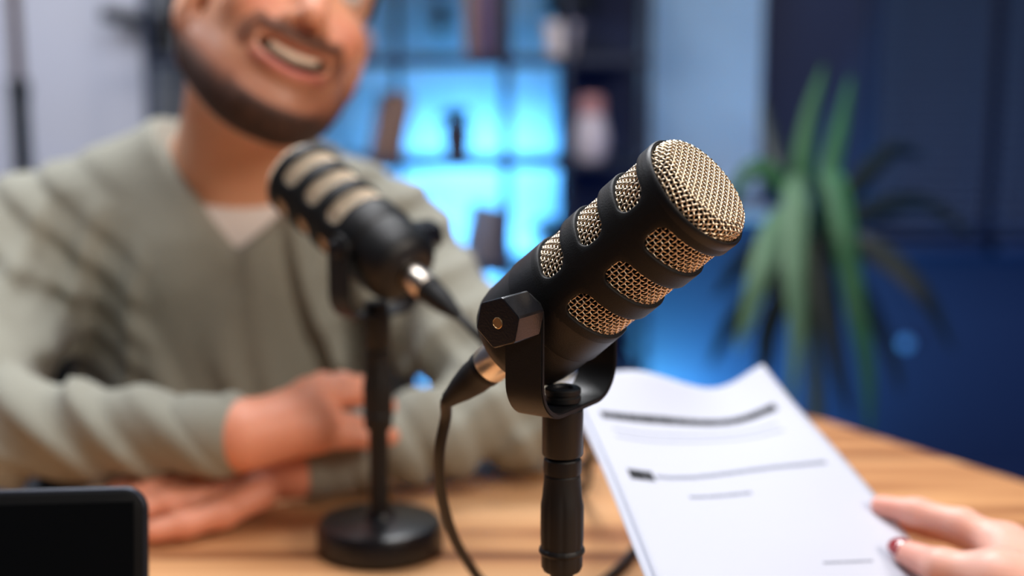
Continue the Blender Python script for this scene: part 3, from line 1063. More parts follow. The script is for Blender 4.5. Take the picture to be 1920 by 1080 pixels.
def make_cable(label, mic, piv, e, pts, boot=(46, 62, 88), r=0.0033):
    m_ = mic_dir(mic, e)
    at = lambda s: piv + m_ * ((95 - s) * S)
    t = thing('microphone_cable', label, 'cable', at(138.5), 0, 'microphone cables')
    o = t.location
    back = -m_
    lathe('connector', [(10.5 * S, 0), (10.7 * S, 1 * S), (10.7 * S, 17 * S), (10.0 * S, 18 * S), (0, 18 * S)], M['nickel'], t, 36, along((0, 0, 0), back))
    lathe('strain_relief', [(10.2 * S, 18.2 * S), (10.4 * S, 19.5 * S), (10.2 * S, 22 * S), (9.6 * S, 23 * S), (9.3 * S, 30 * S), (7.6 * S, 40 * S), (5.4 * S, 48 * S), (4.6 * S, 52 * S), (3.5 * S, 52.5 * S)], M['rubber'], t, 36, along((0, 0, 0), back))
    st = [at(138.5 + 46) - o, at(138.5 + 54) - o] + [Vector(q) - o for q in pts]
    cable_mesh('cord', st, r, M['cable'], t)


make_cable('black cable curving from the large sharp microphone to the table', mic1, PIV1, E1,
           [(-0.0372, 0.7752, 0.9246), (-0.0416, 0.7862, 0.9002), (-0.0418, 0.8107, 0.8666), (-0.0367, 0.8495, 0.8276), (-0.0278, 0.8797, 0.7974), (-0.0186, 0.9041, 0.7745), (-0.003, 0.930, 0.7550), (0.014, 0.946, 0.7462), (0.036, 0.957, 0.7446), (0.062, 0.978, 0.7444), (0.084, 1.020, 0.7444), (0.100, 1.060, 0.7442), (0.135, 1.095, 0.7442), (0.19, 1.07, 0.7442), (0.22, 0.98, 0.7442), (0.20, 0.80, 0.7442), (0.20, 0.55, 0.7442), (0.22, 0.36, 0.7442), (0.222, 0.31, 0.7442), (0.223, 0.282, 0.7446), (0.2235, 0.268, 0.738), (0.224, 0.262, 0.71), (0.224, 0.26, 0.55)])
make_cable('black cable running down from the blurred microphone behind the sharp one', mic2, PIV2, E2,
           [(-0.0208, 0.9863, 0.9235), (0.0096, 0.9923, 0.8886), (0.0425, 1.0359, 0.848), (0.0601, 1.0807, 0.8139), (0.062, 1.175, 0.7515), (0.05, 1.24, 0.7448), (0.08, 1.30, 0.7442), (0.14, 1.34, 0.7442), (0.18, 1.30, 0.7442), (0.17, 1.22, 0.7442), (0.14, 1.18, 0.7442)])

# ------------------------------------------------------------------ laptop
lp = thing('laptop', 'dark laptop with rounded screen corner, cut by the picture edge, in front of the man', 'laptop', (-0.388, 0.765, TZ), R(5))
w = 0.173
mt = Matrix.Translation((0, 0, 0.012)) @ Matrix.Rotation(R(-14), 4, 'X')
bm = box_bm(bmesh.new(), (-w, -0.0035, 0), (w, 0.0035, 0.122), 0)
ev = [e for e in bm.edges if abs((e.verts[0].co - e.verts[1].co).y) > 0.004 and e.verts[0].co.z > 0.1]
bmesh.ops.bevel(bm, geom=ev, offset=0.011, segments=6, affect='EDGES', profile=0.5)
bmesh.ops.bevel(bm, geom=[e for e in bm.edges if e.calc_face_angle(0) > R(50)], offset=0.0012, segments=2, affect='EDGES', profile=0.5)
bm.transform(mt)
lid = from_bm('lid', bm, M['laptop'], lp, True, 40)
box('screen', (-w + 0.005, -0.0041, 0.010), (w - 0.005, -0.0036, 0.116), M['screen'], lid, 0, mt)
pth = [(-w - 0.0001, 0, 0.0)] + [(-w - 0.0001, 0, 0.111)] + [(-w + 0.011 - 0.0111 * math.cos(a), 0, 0.111 + 0.0111 * math.sin(a)) for a in np.linspace(0.2, np.pi / 2, 6)]
pth += [(-x, y, z) for x, y, z in pth[::-1]]
V, Fc = tubes_np([np.array([tuple(mt @ Vector(q)) for q in pth])], 0.0027, 8)
from_np('edge_trim', V, Fc, M['laptop_edge'], lid)
bs = box('keyboard_base', (-w, -0.225, 0.001), (w, -0.008, 0.013), M['laptop'], lp, 0.003)
kb = None
for i in range(4):
    for j in range(11):
        x0, y0 = -0.150 + j * 0.0275, -0.125 + i * 0.022
        if kb is None:
            kb = box('key', (0, 0, 0), (0.024, 0.018, 0.0015), M['keys'], bs, 0.0004)
            k = kb
        else:
            k = kb.copy(); C.objects.link(k)
        k.location = (x0, y0, 0.0131)
for x in (-0.1, 0.1):
    lathe('hinge', [(0.005, 0), (0.005, 0.05), (0, 0.05)], M['laptop'], lp, 16, along((x - 0.025, -0.003, 0.0148), (1, 0, 0)))

# ------------------------------------------------------------------ the man's chair
ch = thing('chair', 'black padded chair with tall backrest behind the seated man', 'chair', (-0.385, 1.62, 0))
box('seat', (-0.24, -0.34, 0.36), (0.24, 0.10, 0.42), M['rubber'], ch, 0.02)
box('backrest', (-0.26, 0.115, 0.46), (0.26, 0.165, 0.94), M['rubber'], ch, 0.022, Matrix.Translation((0, 0.06, 0)) @ Matrix.Rotation(R(-4), 4, 'X'))
for x in (-0.21, 0.21):
    for y in (-0.30, 0.07):
        V, Fc = tubes_np([np.array([(x, y, 0.37), (x * 1.1, y * 1.1, 0.002)])], 0.012, 10)
        from_np('leg', V, Fc, M['black'], ch)
    V, Fc = tubes_np([np.array([(x * 0.8, 0.075, 0.38), (x * 0.8, 0.15, 0.45), (x * 0.8, 0.16, 0.62)])], 0.012, 10)
    from_np('back_strut', V, Fc, M['black'], ch)

# ------------------------------------------------------------------ the man
man = thing('person', 'smiling bearded man in a sage green V-neck sweater leaning on crossed forearms', 'person', (-0.29, 1.42, 0.45))
MO = np.array(man.location)
_T, _R, _U = np.array((0, -math.cos(R(10)), math.sin(R(10)))), np.array((1.0, 0, 0)), np.array((0, math.sin(R(10)), math.cos(R(10))))
yaw, roll, pit = R(24), R(21), R(13)
F0 = math.cos(yaw) * _T + math.sin(yaw) * _R
R0 = math.cos(yaw) * _R - math.sin(yaw) * _T
U0 = _U
F1 = math.cos(pit) * F0 + math.sin(pit) * U0
U1 = math.cos(pit) * U0 - math.sin(pit) * F0
R1 = R0


def _roll(v):
    a, b, c = v @ _R, v @ _U, v @ _T
    return (a * math.cos(roll) + b * math.sin(roll)) * _R + (-a * math.sin(roll) + b * math.cos(roll)) * _U + c * _T


HA = np.stack([_roll(R1), _roll(F1), _roll(U1)])      # rows: head x (his left), y (forward), z (up)
MOUTH = np.array((-0.1854, 1.2151, 1.1154))
HO = MOUTH - HA.T @ np.array((0, 0.098, -0.062))
HF = (HO, HA)


def hw(x, y, z):
    return HO + HA.T @ np.array((x, y, z))


SL, SR = np.array((-0.4909, 1.384, 0.9219)), np.array((-0.1341, 1.4445, 0.9192))
NB = np.array((-0.287, 1.415, 1.000))
EL, WL = np.array((-0.470, 1.185, 0.8015)), np.array((-0.212, 1.0974, 0.8226))
ER, WR = np.array((0.010, 1.268, 0.7975)), np.array((-0.184, 1.165, 0.777))


def torso(fl, g, k=0.05):
    """chest and shoulders, g metres fatter than the body"""
    fl.cone((-0.335, 1.44, 0.90), (-0.330, 1.47, 0.56), 0.105 + g, 0.100 + g, k)
    fl.cone((-0.235, 1.45, 0.90), (-0.240, 1.48, 0.56), 0.105 + g, 0.100 + g, k)
    fl.cone((-0.285, 1.40, 0.90), (-0.285, 1.44, 0.62), 0.085 + g, 0.090 + g, k)
    fl.cone(NB + np.array((-0.03, 0.0, 0.0)), SL, 0.046 + g, 0.060 + g, k)
    fl.cone(NB + np.array((0.03, 0.01, -0.012)), SR, 0.046 + g, 0.060 + g, k)


def head_shape(fl):
    e = lambda c, r, k=0.012, mode='add', warp=None: fl.ell(c, r, k, mode, HF, warp)
    e((0, -0.012, 0.045), (0.077, 0.098, 0.086), 0.02)
    e((0, 0.030, -0.020), (0.066, 0.066, 0.085), 0.025)
    e((0, 0.046, -0.078), (0.050, 0.045, 0.042), 0.03)
    for s in (-1, 1):
        fl.cone(hw(s * 0.060, 0.000, -0.055), hw(s * 0.016, 0.072, -0.101), 0.017, 0.016, 0.03)
        fl.ell((s * 0.040, 0.070, -0.018), (0.024, 0.022, 0.020), 0.018, 'add', HF)
        fl.ell((s * 0.034, 0.098, 0.020), (0.017, 0.012, 0.011), 0.010, 'cut', HF)
    e((0, 0.080, -0.099), (0.022, 0.017, 0.016), 0.02)
    e((0, 0.082, 0.040), (0.050, 0.016, 0.011), 0.015)
    fl.cone(hw(0, 0.092, 0.022), hw(0, 0.119, -0.024), 0.0075, 0.0125, 0.010)
    for s in (-1, 1):
        e((s * 0.0135, 0.104, -0.0290), (0.0085, 0.011, 0.0085), 0.006)
        e((s * 0.0065, 0.109, -0.0380), (0.0035, 0.005, 0.004), 0.003, 'cut')
    # smiling mouth
    bend = lambda q: np.stack([q[..., 0], q[..., 1] + 6.0 * q[..., 0] ** 2, q[..., 2] - 8.0 * q[..., 0] ** 2], -1)
    e((0, 0.090, -0.060), (0.041, 0.018, 0.022), 0.016, 'add', bend)
    e((0, 0.101, -0.0500), (0.036, 0.0075, 0.0045), 0.006, 'add', bend)
    e((0, 0.101, -0.0750), (0.030, 0.0080, 0.0062), 0.007, 'add', bend)
    e((0, 0.100, -0.0625), (0.0320, 0.026, 0.0088), 0.003, 'cut', bend)
    # ears
    for s in (-1, 1):
        e((s * 0.081, -0.010, -0.008), (0.011, 0.021, 0.034), 0.008)
        e((s * 0.077, -0.002, -0.037), (0.009, 0.010, 0.013), 0.008)
        e((s * 0.092, -0.006, -0.006), (0.007, 0.011, 0.020), 0.004, 'cut')


def neck_shape(fl, g=0.0):
    fl.cone(hw(0, -0.018, -0.055), NB + np.array((0.006, -0.006, -0.015)), 0.056 + g, 0.063 + g, 0.03)
    fl.cone(hw(-0.045, -0.01, -0.05), NB + np.array((0.01, -0.045, -0.03)), 0.016 + g, 0.014 + g, 0.03)
    fl.cone(hw(0.045, -0.01, -0.05), NB + np.array((0.02, -0.045, -0.03)), 0.016 + g, 0.014 + g, 0.03)


def hand_over(fl):
    w_, k1, k2 = WL, (-0.166, 1.1152, 0.8368), (-0.1589, 1.1078, 0.8241)
    fl.cone(w_ - (w_ - np.array(k1)) * -0.05, k1, 0.025, 0.021, 0.012)
    fl.cone(w_, k2, 0.025, 0.021, 0.012)
    fl.cone((-0.1803, 1.1097, 0.8347), (-0.166, 1.132, 0.8458), 0.018, 0.014, 0.012)
    F4 = [([(-0.166, 1.1325, 0.8488), (-0.1416, 1.1481, 0.8508), (-0.1232, 1.1574, 0.8457), (-0.1132, 1.1543, 0.8401)], (0.0115, 0.0105, 0.0092, 0.0080)),
          ([(-0.1598, 1.1244, 0.8433), (-0.1343, 1.1449, 0.8443), (-0.114, 1.1542, 0.8392), (-0.1034, 1.1528, 0.8313)], (0.0115, 0.0105, 0.0092, 0.0080)),
          ([(-0.1558, 1.1117, 0.8288), (-0.1346, 1.1208, 0.8227), (-0.1123, 1.1318, 0.816), (-0.1002, 1.133, 0.8112)], (0.0112, 0.0104, 0.0092, 0.0080)),
          ([(-0.1597, 1.1073, 0.8212), (-0.1382, 1.1136, 0.8167), (-0.1209, 1.1211, 0.8128), (-0.1116, 1.1235, 0.8094)], (0.0100, 0.0092, 0.0082, 0.0072)),
          ([(-0.1797, 1.1202, 0.8363), (-0.1696, 1.142, 0.845), (-0.1595, 1.1627, 0.8472), (-0.1413, 1.1672, 0.8442)], (0.0130, 0.0120, 0.0105, 0.0088))]
    for pts, rd in F4:
        fl.chain(pts, rd, 0.007)


def hand_under(fl):
    w_ = WR
    k1, k2 = np.array((-0.252, 1.125, 0.772)), np.array((-0.246, 1.150, 0.772))
    fl.cone(w_, k1, 0.025, 0.017, 0.012)
    fl.cone(w_, k2, 0.025, 0.017, 0.012)
    F4 = [([(-0.250, 1.108, 0.768), (-0.276, 1.094, 0.768), (-0.300, 1.084, 0.762), (-0.316, 1.078, 0.756)], (0.0110, 0.0102, 0.0092, 0.0080)),
          ([(-0.256, 1.124, 0.772), (-0.290, 1.106, 0.774), (-0.320, 1.096, 0.766), (-0.338, 1.090, 0.757)], (0.0115, 0.0105, 0.0094, 0.0082)),
          ([(-0.256, 1.142, 0.773), (-0.292, 1.128, 0.776), (-0.322, 1.118, 0.768), (-0.340, 1.112, 0.758)], (0.0115, 0.0105, 0.0094, 0.0082)),
          ([(-0.250, 1.160, 0.771), (-0.280, 1.152, 0.774), (-0.304, 1.145, 0.768), (-0.320, 1.140, 0.760)], (0.0105, 0.0095, 0.0085, 0.0074)),
          ([(-0.205, 1.118, 0.768), (-0.232, 1.092, 0.760), (-0.258, 1.076, 0.756), (-0.282, 1.066, 0.753)], (0.0140, 0.0125, 0.0108, 0.0092))]
    for pts, rd in F4:
        fl.chain(pts, rd, 0.007)


fl = Field((-0.60, 1.02, 0.50), (0.08, 1.62, 1.40), 0.0034)
torso(fl, -0.012)
neck_shape(fl)
head_shape(fl)
fl.cone(SL, EL, 0.045, 0.036, 0.02)
fl.cone(EL, WL, 0.036, 0.024, 0.01)
fl.cone(SR, ER, 0.045, 0.036, 0.02)
fl.cone(ER, WR, 0.036, 0.024, 0.01)
hand_over(fl)
hand_under(fl)
V, Fc = fl.mesh()
V = relax(V, Fc, 1, 0.4)
body = from_np('body', V - MO, Fc, M['skin'], man)
Hc = (V - HO) @ HA.T
x, y, z = Hc[:, 0], Hc[:, 1], Hc[:, 2]
skin = np.array(srgb(233, 172, 136)[:3])
col = np.tile(skin, (len(V), 1))


def blend(msk, c):
    global col
    m_ = np.clip(msk, 0, 1)[:, None]
    col = col * (1 - m_) + np.array(srgb(*c)[:3]) * m_


inhead = (z > -0.15) & (np.hypot(x, y) < 0.16)
blend(inhead * np.exp(-(((np.abs(x) - 0.04) / 0.025) ** 2 + ((y - 0.085) / 0.03) ** 2 + ((z + 0.02) / 0.02) ** 2)) * 0.55, (222, 120, 98))
blend(inhead * np.exp(-((x / 0.016) ** 2 + ((y - 0.12) / 0.02) ** 2 + ((z + 0.02) / 0.02) ** 2)) * 0.5, (220, 126, 104))
zb_ = z - 8.0 * x ** 2
lip = (np.exp(-((zb_ + 0.0505) / 0.0050) ** 2) + 1.1 * np.exp(-((zb_ + 0.0750) / 0.0055) ** 2)) * (y > 0.080) * (np.abs(x) < 0.036)
blend(inhead * lip * 0.85, (188, 96, 88))
inm = np.clip(1 - ((x / 0.033) ** 2 + ((zb_ + 0.0625) / 0.0088) ** 2), 0, 1) * (y < 0.1075) * (y > 0.06) * (y + 6 * x ** 2 < 0.1025)
blend(inhead * (inm > 0.02) * 1.0, (70, 22, 20))
hands = (V[:, 2] < 0.90)
blend(hands * 0.45, (222, 128, 108))
ax_ = np.abs(x)
top_ = 0.012 - 0.62 * np.clip(y + 0.01, 0, 0.085) - 0.10 * np.clip(0.055 - ax_, 0, 1)
stub = np.clip((top_ - z + 0.006) / 0.04, 0, 1) * np.clip((y + 0.014) / 0.02, 0, 1) * inhead * np.clip((z + 0.70 * y + 0.11) / 0.03, 0, 1)
lipz = np.clip(1.4 - ((x / 0.034) ** 2 + ((zb_ + 0.064) / 0.018) ** 2), 0, 1) * (y > 0.06)
blend(stub * (1 - lipz) * 0.75, (150, 92, 66))
set_tint(body, col)

# beard and hair: skins that rise out of the head where hair grows


def mask_field(name, m, tfun, lo, hi, h, extra=None):
    f2 = Field(lo, hi, h)
    head_shape(f2)
    neck_shape(f2)
    sl, P_ = f2.sub(f2.lo, f2.lo + f2.h * (f2.n - 1))
    q = (P_ - HO.astype(np.float32)) @ HA.T.astype(np.float32)
    t = tfun(q[..., 0], q[..., 1], q[..., 2])
    f2.f[sl] = f2.f[sl] - t
    V, Fc = f2.mesh()
    V = relax(V, Fc, 1, 0.4)
    q = (V - HO) @ HA.T
    tv = tfun(q[:, 0], q[:, 1], q[:, 2])
    keep = (tv > -0.0009)[Fc].all(1)
    Fc = Fc[keep]
    used = np.unique(Fc)
    mp = np.full(len(V), -1); mp[used] = np.arange(len(used))
    return from_np(name, V[used] - MO, mp[Fc], m, man)


sm = lambda x, a, b: np.clip((x - a) / (b - a), 0, 1) ** 2 * (3 - 2 * np.clip((x - a) / (b - a), 0, 1))


def beard_m(x, y, z):
    ax = np.abs(x)
    top = -0.010 - 0.62 * np.clip(y + 0.01, 0, 0.085) - 0.10 * np.clip(0.055 - ax, 0, 1)      # cheek line falls toward the mouth
    m_ = sm(top - z, -0.006, 0.048) * sm(y, -0.014, 0.008)
    zb = z - 8.0 * x * x
    lips = sm(1 - ((x / 0.040) ** 2 + ((zb + 0.065) / 0.0185) ** 2), -0.35, 0.25) * sm(y, 0.06, 0.08)
    chin = sm(1 - ((x / 0.036) ** 2 + ((z + 0.086) / 0.019) ** 2), -0.5, 0.6) * sm(y, 0.060, 0.085)
    under = sm(z + 0.70 * y, -0.102, -0.078)                                                   # ends below the jaw
    m_ = m_ * (1 - lips) * (1 - 0.85 * chin) * under
    arc = z - 5.5 * x * x + 0.0440                                                                           # moustache follows the lip
    mo = 1.0 * np.exp(-(arc / 0.0085) ** 2) * sm(0.047 - ax, 0.0, 0.012) * sm(y, 0.066, 0.088)
    side = np.exp(-((ax - 0.0415) / 0.0085) ** 2 - ((z + 0.048) / 0.016) ** 2) * sm(y, 0.05, 0.07)
    return np.clip(np.maximum(m_, np.maximum(mo * 0.84, side * 0.72)), 0, 1)


def beard_t(x, y, z):
    return -0.0016 + 0.0050 * beard_m(x, y, z)


def hair_t(x, y, z):
    ax = np.abs(x)
    line = 0.098 - 1.05 * np.clip(0.075 - y, 0, 0.11)
    line = np.where(y < -0.025, -0.05 - 0.2 * np.clip(-y - 0.025, 0, 1) * 0, line)
    m_ = sm(z - line, -0.004, 0.012)
    m_ = m_ * (1 - sm(1 - (((ax - 0.083) / 0.02) ** 2 + ((y + 0.006) / 0.026) ** 2 + (z / 0.04) ** 2), 0.0, 0.3))
    return -0.004 + m_ * (0.010 + 0.016 * sm(z, 0.05, 0.12))


blo, bhi = HO - 0.17, HO + 0.17
bd = mask_field('beard', M['beard'], beard_t, blo, bhi, 0.0030)
co = np.zeros(len(bd.data.vertices) * 3)
bd.data.vertices.foreach_get('co', co)
q = (co.reshape(-1, 3) + MO - HO) @ HA.T
bm_ = (sm(beard_m(q[:, 0], q[:, 1], q[:, 2]), 0.18, 0.98) * rng.uniform(0.85, 1.0, len(q)))[:, None]
set_tint(bd, np.array(srgb(176, 112, 82)[:3]) * (1 - bm_) + np.array((0.022, 0.012, 0.009)) * bm_)
mask_field('hair', M['hair'], hair_t, blo, bhi, 0.0040)
for s in (-1, 1):
    f2 = Field(hw(s * 0.034, 0.09, 0.045) - 0.04, hw(s * 0.034, 0.09, 0.045) + 0.04, 0.0022)
    f2.chain([hw(s * 0.016, 0.0985, 0.041), hw(s * 0.034, 0.0940, 0.049), hw(s * 0.054, 0.078, 0.043)], (0.0045, 0.0045, 0.0025), 0.004)
    V, Fc = f2.mesh()
    from_np('eyebrow', V - MO, Fc, M['hair'], man)
    bm = bmesh.new()
    bmesh.ops.create_uvsphere(bm, u_segments=24, v_segments=16, radius=0.0125, matrix=Matrix.Translation(Vector(hw(s * 0.033, 0.080, 0.020) - MO)))
    ey = from_bm('eye', bm, M['eye'], man, True)
    bm = bmesh.new()
    fw = Vector(HA[1])
    bmesh.ops.create_uvsphere(bm, u_segments=16, v_segments=10, radius=0.0062, matrix=Matrix.Translation(Vector(hw(s * 0.033, 0.080, 0.020) - MO) + fw * 0.0075))
    from_bm('iris', bm, M['iris'], ey, True)
# teeth
f2 = Field(MOUTH - 0.05, MOUTH + 0.05, 0.0016)
for i in range(-4, 5):
    xx = i * 0.0050
    wz = 0.0090 - 0.0006 * abs(i)
    f2.ell((xx, 0.0975 - 7 * xx * xx, -0.0580 + 8 * xx * xx), (0.0029, 0.004, wz * 0.62), 0.0012, 'add', HF)
V, Fc = f2.mesh()
from_np('teeth', V - MO, Fc, M['teeth'], man)

# T-shirt with a round neck
f3 = Field((-0.50, 1.22, 0.60), (0.0, 1.62, 1.12), 0.0045)
torso(f3, 0.0)
f3.cone(NB + np.array((0.006, -0.006, 0.02)), NB + np.array((0.004, -0.012, -0.06)), 0.070, 0.084, 0.02)
CF, CL, CR_ = np.array((-0.2549, 1.3169, 0.9734)), np.array((-0.3434, 1.4406, 1.0126)), np.array((-0.2256, 1.461, 1.013))
cn = np.cross(CR_ - CF, CL - CF)
cn = cn / np.linalg.norm(cn) * (1 if cn[2] > 0 else -1)
f3.op(lambda P_: -((P_ - CF) @ cn), (-0.5, 1.2, 0.9), (0.0, 1.62, 1.12), 0.008, 'cut')
V, Fc = f3.mesh()
from_np('tshirt', relax(V, Fc, 2) - MO, Fc, M['tshirt'], man)

# sweater with a V neck, sleeves, cuffs and folds
f4 = Field((-0.62, 1.06, 0.52), (0.10, 1.66, 1.14), 0.0045)
g = 0.013
torso(f4, g)
f4.cone(NB + np.array((0.006, -0.006, 0.01)), NB + np.array((0.004, -0.012, -0.06)), 0.078, 0.095, 0.03)
f4.cone(SL, EL, 0.066, 0.054, 0.03)
f4.cone(SR, ER, 0.066, 0.055, 0.03)
LE = WL + (EL - WL) * 0.02
f4.cone(EL, LE, 0.050, 0.029, 0.012)
RE = WR + (ER - WR) * 0.02
f4.cone(ER, RE, 0.050, 0.0295, 0.012)
# folds


def folds(a, b, ra, dirn, lam, amp, ph=0.0, wob=0.3):
    a, b, dirn = np.array(a), np.array(b), np.array(dirn) / np.linalg.norm(dirn)
    d_ = b - a
    L = d_ @ d_ + 1e-9

    def fn(P_):
        q = P_ - a
        t = np.clip((q @ d_) / L, 0, 1)
        r = np.linalg.norm(q - t[..., None] * d_, axis=-1)
        m_ = np.clip(1 - r / ra, 0, 1)
        u = P_ @ dirn
        wv = wob * np.sin(P_[..., 0] * 37 + P_[..., 2] * 29 + ph) + wob * np.sin(P_[..., 1] * 31 - P_[..., 2] * 23)
        s_ = np.sin(2 * np.pi * u / lam + ph + wv * 3)
        return -amp * np.sqrt(m_) * (s_ + 0.35 * np.sin(4.2 * np.pi * u / lam + wv * 5))
    f4.op(fn, np.minimum(a, b) - ra, np.maximum(a, b) + ra, 0.001, 'disp')


folds(SL, EL, 0.15, (0.55, -0.1, 0.85), 0.036, 0.0040, 0.5)
folds(SR, ER, 0.13, (-0.7, 0.2, 0.7), 0.045, 0.0045, 1.0)
folds(ER, WR, 0.12, (0.8, 0.2, 0.55), 0.042, 0.0060, 0.3)
folds(EL, WL, 0.11, (0.75, 0.2, 0.65), 0.050, 0.0045, 1.3)
folds((-0.16, 1.33, 0.92), (-0.17, 1.36, 0.66), 0.10, (1, 0.0, 0.16), 0.055, 0.0100, 0.0, 0.2)
folds((-0.42, 1.33, 0.90), (-0.40, 1.36, 0.66), 0.09, (1, 0.0, -0.3), 0.060, 0.0065, 0.7, 0.2)
folds((-0.28, 1.33, 0.80), (-0.28, 1.36, 0.62), 0.11, (1, 0.0, 0.1), 0.095, 0.0055, 0.2, 0.2)
# V neck: everything above two planes through the point of the V
VP = np.array((-0.2564, 1.3159, 0.9384))
e1 = np.array((-0.3488, 1.3663, 1.0515)) - VP
e2 = np.array((-0.1575, 1.402, 1.0237)) - VP
back = np.array((0.05, 1.0, 0.10))


def vneck(P_):
    n1 = np.cross(back, e1); n1 /= np.linalg.norm(n1)
    n2 = np.cross(back, e2); n2 /= np.linalg.norm(n2)
    mid = (e1 + e2) / 2
    n1 = n1 if n1 @ mid > 0 else -n1
    n2 = n2 if n2 @ mid > 0 else -n2
    q = P_ - VP
    return np.maximum(np.maximum(-(q @ n1), -(q @ n2)), q @ back - 0.14)


f4.op(vneck, (-0.62, 1.10, 0.80), (0.1, 1.66, 1.14), 0.008, 'cut')
for W_, E_ in ((WL, EL), (WR, ER)):
    dd = (W_ - E_) / np.linalg.norm(W_ - E_)
    c0 = W_ - dd * 0.006
    f4.op(lambda P_: np.maximum(-((P_ - c0) @ dd), np.linalg.norm(P_ - W_, axis=-1) - 0.07), W_ - 0.07, W_ + 0.07, 0.003, 'cut')
V, Fc = f4.mesh()
V = relax(V, Fc, 2)
sw = from_np('sweater', V - MO, Fc, M['sweater'], man)
for W_, E_, rr in ((WL, EL, 0.0295), (WR, ER, 0.030)):
    dd = (E_ - W_) / np.linalg.norm(E_ - W_)
    lathe('cuff', [(rr - 0.004, -0.004), (rr, -0.005), (rr + 0.002, 0.0), (rr + 0.0035, 0.045), (rr + 0.002, 0.05), (rr - 0.004, 0.05)], M['sweater'], sw, 48, along(Vector(W_ + (E_ - W_) * 0.03 - MO), Vector(dd)), lambda a, z, r: r * (1 + 0.006 * np.sin(a * 24)), 60)
# trousers
f5 = Field((-0.52, 0.98, 0.02), (-0.05, 1.64, 0.66), 0.008)
for s in (-1, 1):
    hx = -0.285 + s * 0.085
    f5.chain([(hx, 1.50, 0.55), (hx + s * 0.03, 1.12, 0.52), (hx + s * 0.03, 1.16, 0.10)], (0.10, 0.070, 0.050), 0.04)
f5.cone((-0.33, 1.49, 0.60), (-0.24, 1.49, 0.60), 0.095, 0.095, 0.05)
V, Fc = f5.mesh()
from_np('trousers', V - MO, Fc, M['trousers'], man)
for s in (-1, 1):
    f6 = Field((-0.46, 0.92, -0.02), (-0.1, 1.26, 0.14), 0.006)
    hx = -0.285 + s * 0.115
    f6.chain([(hx, 1.16, 0.06), (hx, 1.10, 0.045), (hx + s * .01, 0.99, 0.036)], (0.045, 0.044, 0.036), 0.02)
    f6.op(lambda P_: P_[..., 2] - 0.004, (-0.5, 0.9, -0.05), (0, 1.3, 0.004), 0.004, 'cut')
    V, Fc = f6.mesh()
    from_np('shoe', V - MO, Fc, M['book_dark'], man)

# ------------------------------------------------------------------ papers
GRID = [
    [(0.0398, 1.0123, 0.8868), (0.0914, 1.0332, 0.8903), (0.1547, 1.0698, 0.8676), (0.1992, 1.1023, 0.8791)],
    [(0.051, 0.9546, 0.8767), (0.0994, 0.9682, 0.8672), (0.1619, 1.0068, 0.8557), (0.2147, 1.0483, 0.8609)],
    [(0.0638, 0.8808, 0.8612), (0.1133, 0.8945, 0.8523), (0.1791, 0.9292, 0.8477), (0.2367, 0.9684, 0.8395)],
    [(0.0749, 0.8116, 0.843), (0.1261, 0.8226, 0.8363), (0.1936, 0.8498, 0.8293), (0.256, 0.8884, 0.8176)],
    [(0.0835, 0.7532, 0.8281), (0.1313, 0.7623, 0.8222), (0.2004, 0.7907, 0.8105), (0.2611, 0.8198, 0.8027)],
]
G = np.array(GRID)


def sheet_at(u, v):
    """u 0..1 across, v 0..1 from the far edge to the near edge (arrays)"""
    def cr(Pn, t):
        n = len(Pn) - 1
        Pn = np.concatenate([2 * Pn[:1] - Pn[1:2], Pn, 2 * Pn[-1:] - Pn[-2:-1]])
        i = np.clip((t * n).astype(int), 0, n - 1)
        f = (t * n - i)[:, None]
        a, b, c, d_ = Pn[i, np.arange(len(t))], Pn[i + 1, np.arange(len(t))], Pn[i + 2, np.arange(len(t))], Pn[i + 3, np.arange(len(t))]
        return 0.5 * (2 * b + (c - a) * f + (2 * a - 5 * b + 4 * c - d_) * f ** 2 + (3 * b - a - 3 * c + d_) * f ** 3)
    u, v = np.broadcast_arrays(np.atleast_1d(np.asarray(u, float)), np.atleast_1d(np.asarray(v, float)))
    rows = np.stack([cr(np.repeat(G[r][:, None, :], len(u), 1), u) for r in range(5)])
    return cr(rows, v)


def sheet_n(u, v):
    a = sheet_at(u + 0.01, v) - sheet_at(u - 0.01, v)
    b = sheet_at(u, v + 0.01) - sheet_at(u, v - 0.01)
    n = np.cross(b, a)
    n /= np.linalg.norm(n, axis=1, keepdims=True)
    return np.where(n[:, 2:3] < 0, -n, n)


def patch(u0, u1, v0, v1, nu, nv, off, th):
    U, Vv = np.meshgrid(np.linspace(u0, u1, nu), np.linspace(v0, v1, nv))
    U, Vv = U.ravel(), Vv.ravel()
    p, n = sheet_at(U, Vv), sheet_n(U, Vv)
    top, bot = p + n * (off + th), p + n * off
    Vt = np.concatenate([top, bot])
    F_ = []
    for j in range(nv - 1):
        for i in range(nu - 1):
            a = j * nu + i
            F_.append((a, a + 1, a + nu + 1, a + nu))
            a += nu * nv
            F_.append((a, a + nu, a + nu + 1, a + 1))
    m_ = nu * nv
    rim = [j for j in range(nu)] + [j * nu + nu - 1 for j in range(1, nv)] + [(nv - 1) * nu + i for i in range(nu - 2, -1, -1)] + [j * nu for j in range(nv - 2, 0, -1)]
    for a, b in zip(rim, rim[1:] + rim[:1]):
        F_.append((b, a, a + m_, b + m_))
    return Vt, F_


pp = thing('paper_sheet', 'white printed sheet with two dark text lines, held in the red-nailed hand', 'paper', tuple(G[2].mean(0)))
PO = np.array(pp.location)
V, F_ = patch(0, 1, 0, 1, 28, 40, 0.0, 0.00025)
from_np('sheet', V - PO, F_, M['paper'], pp)


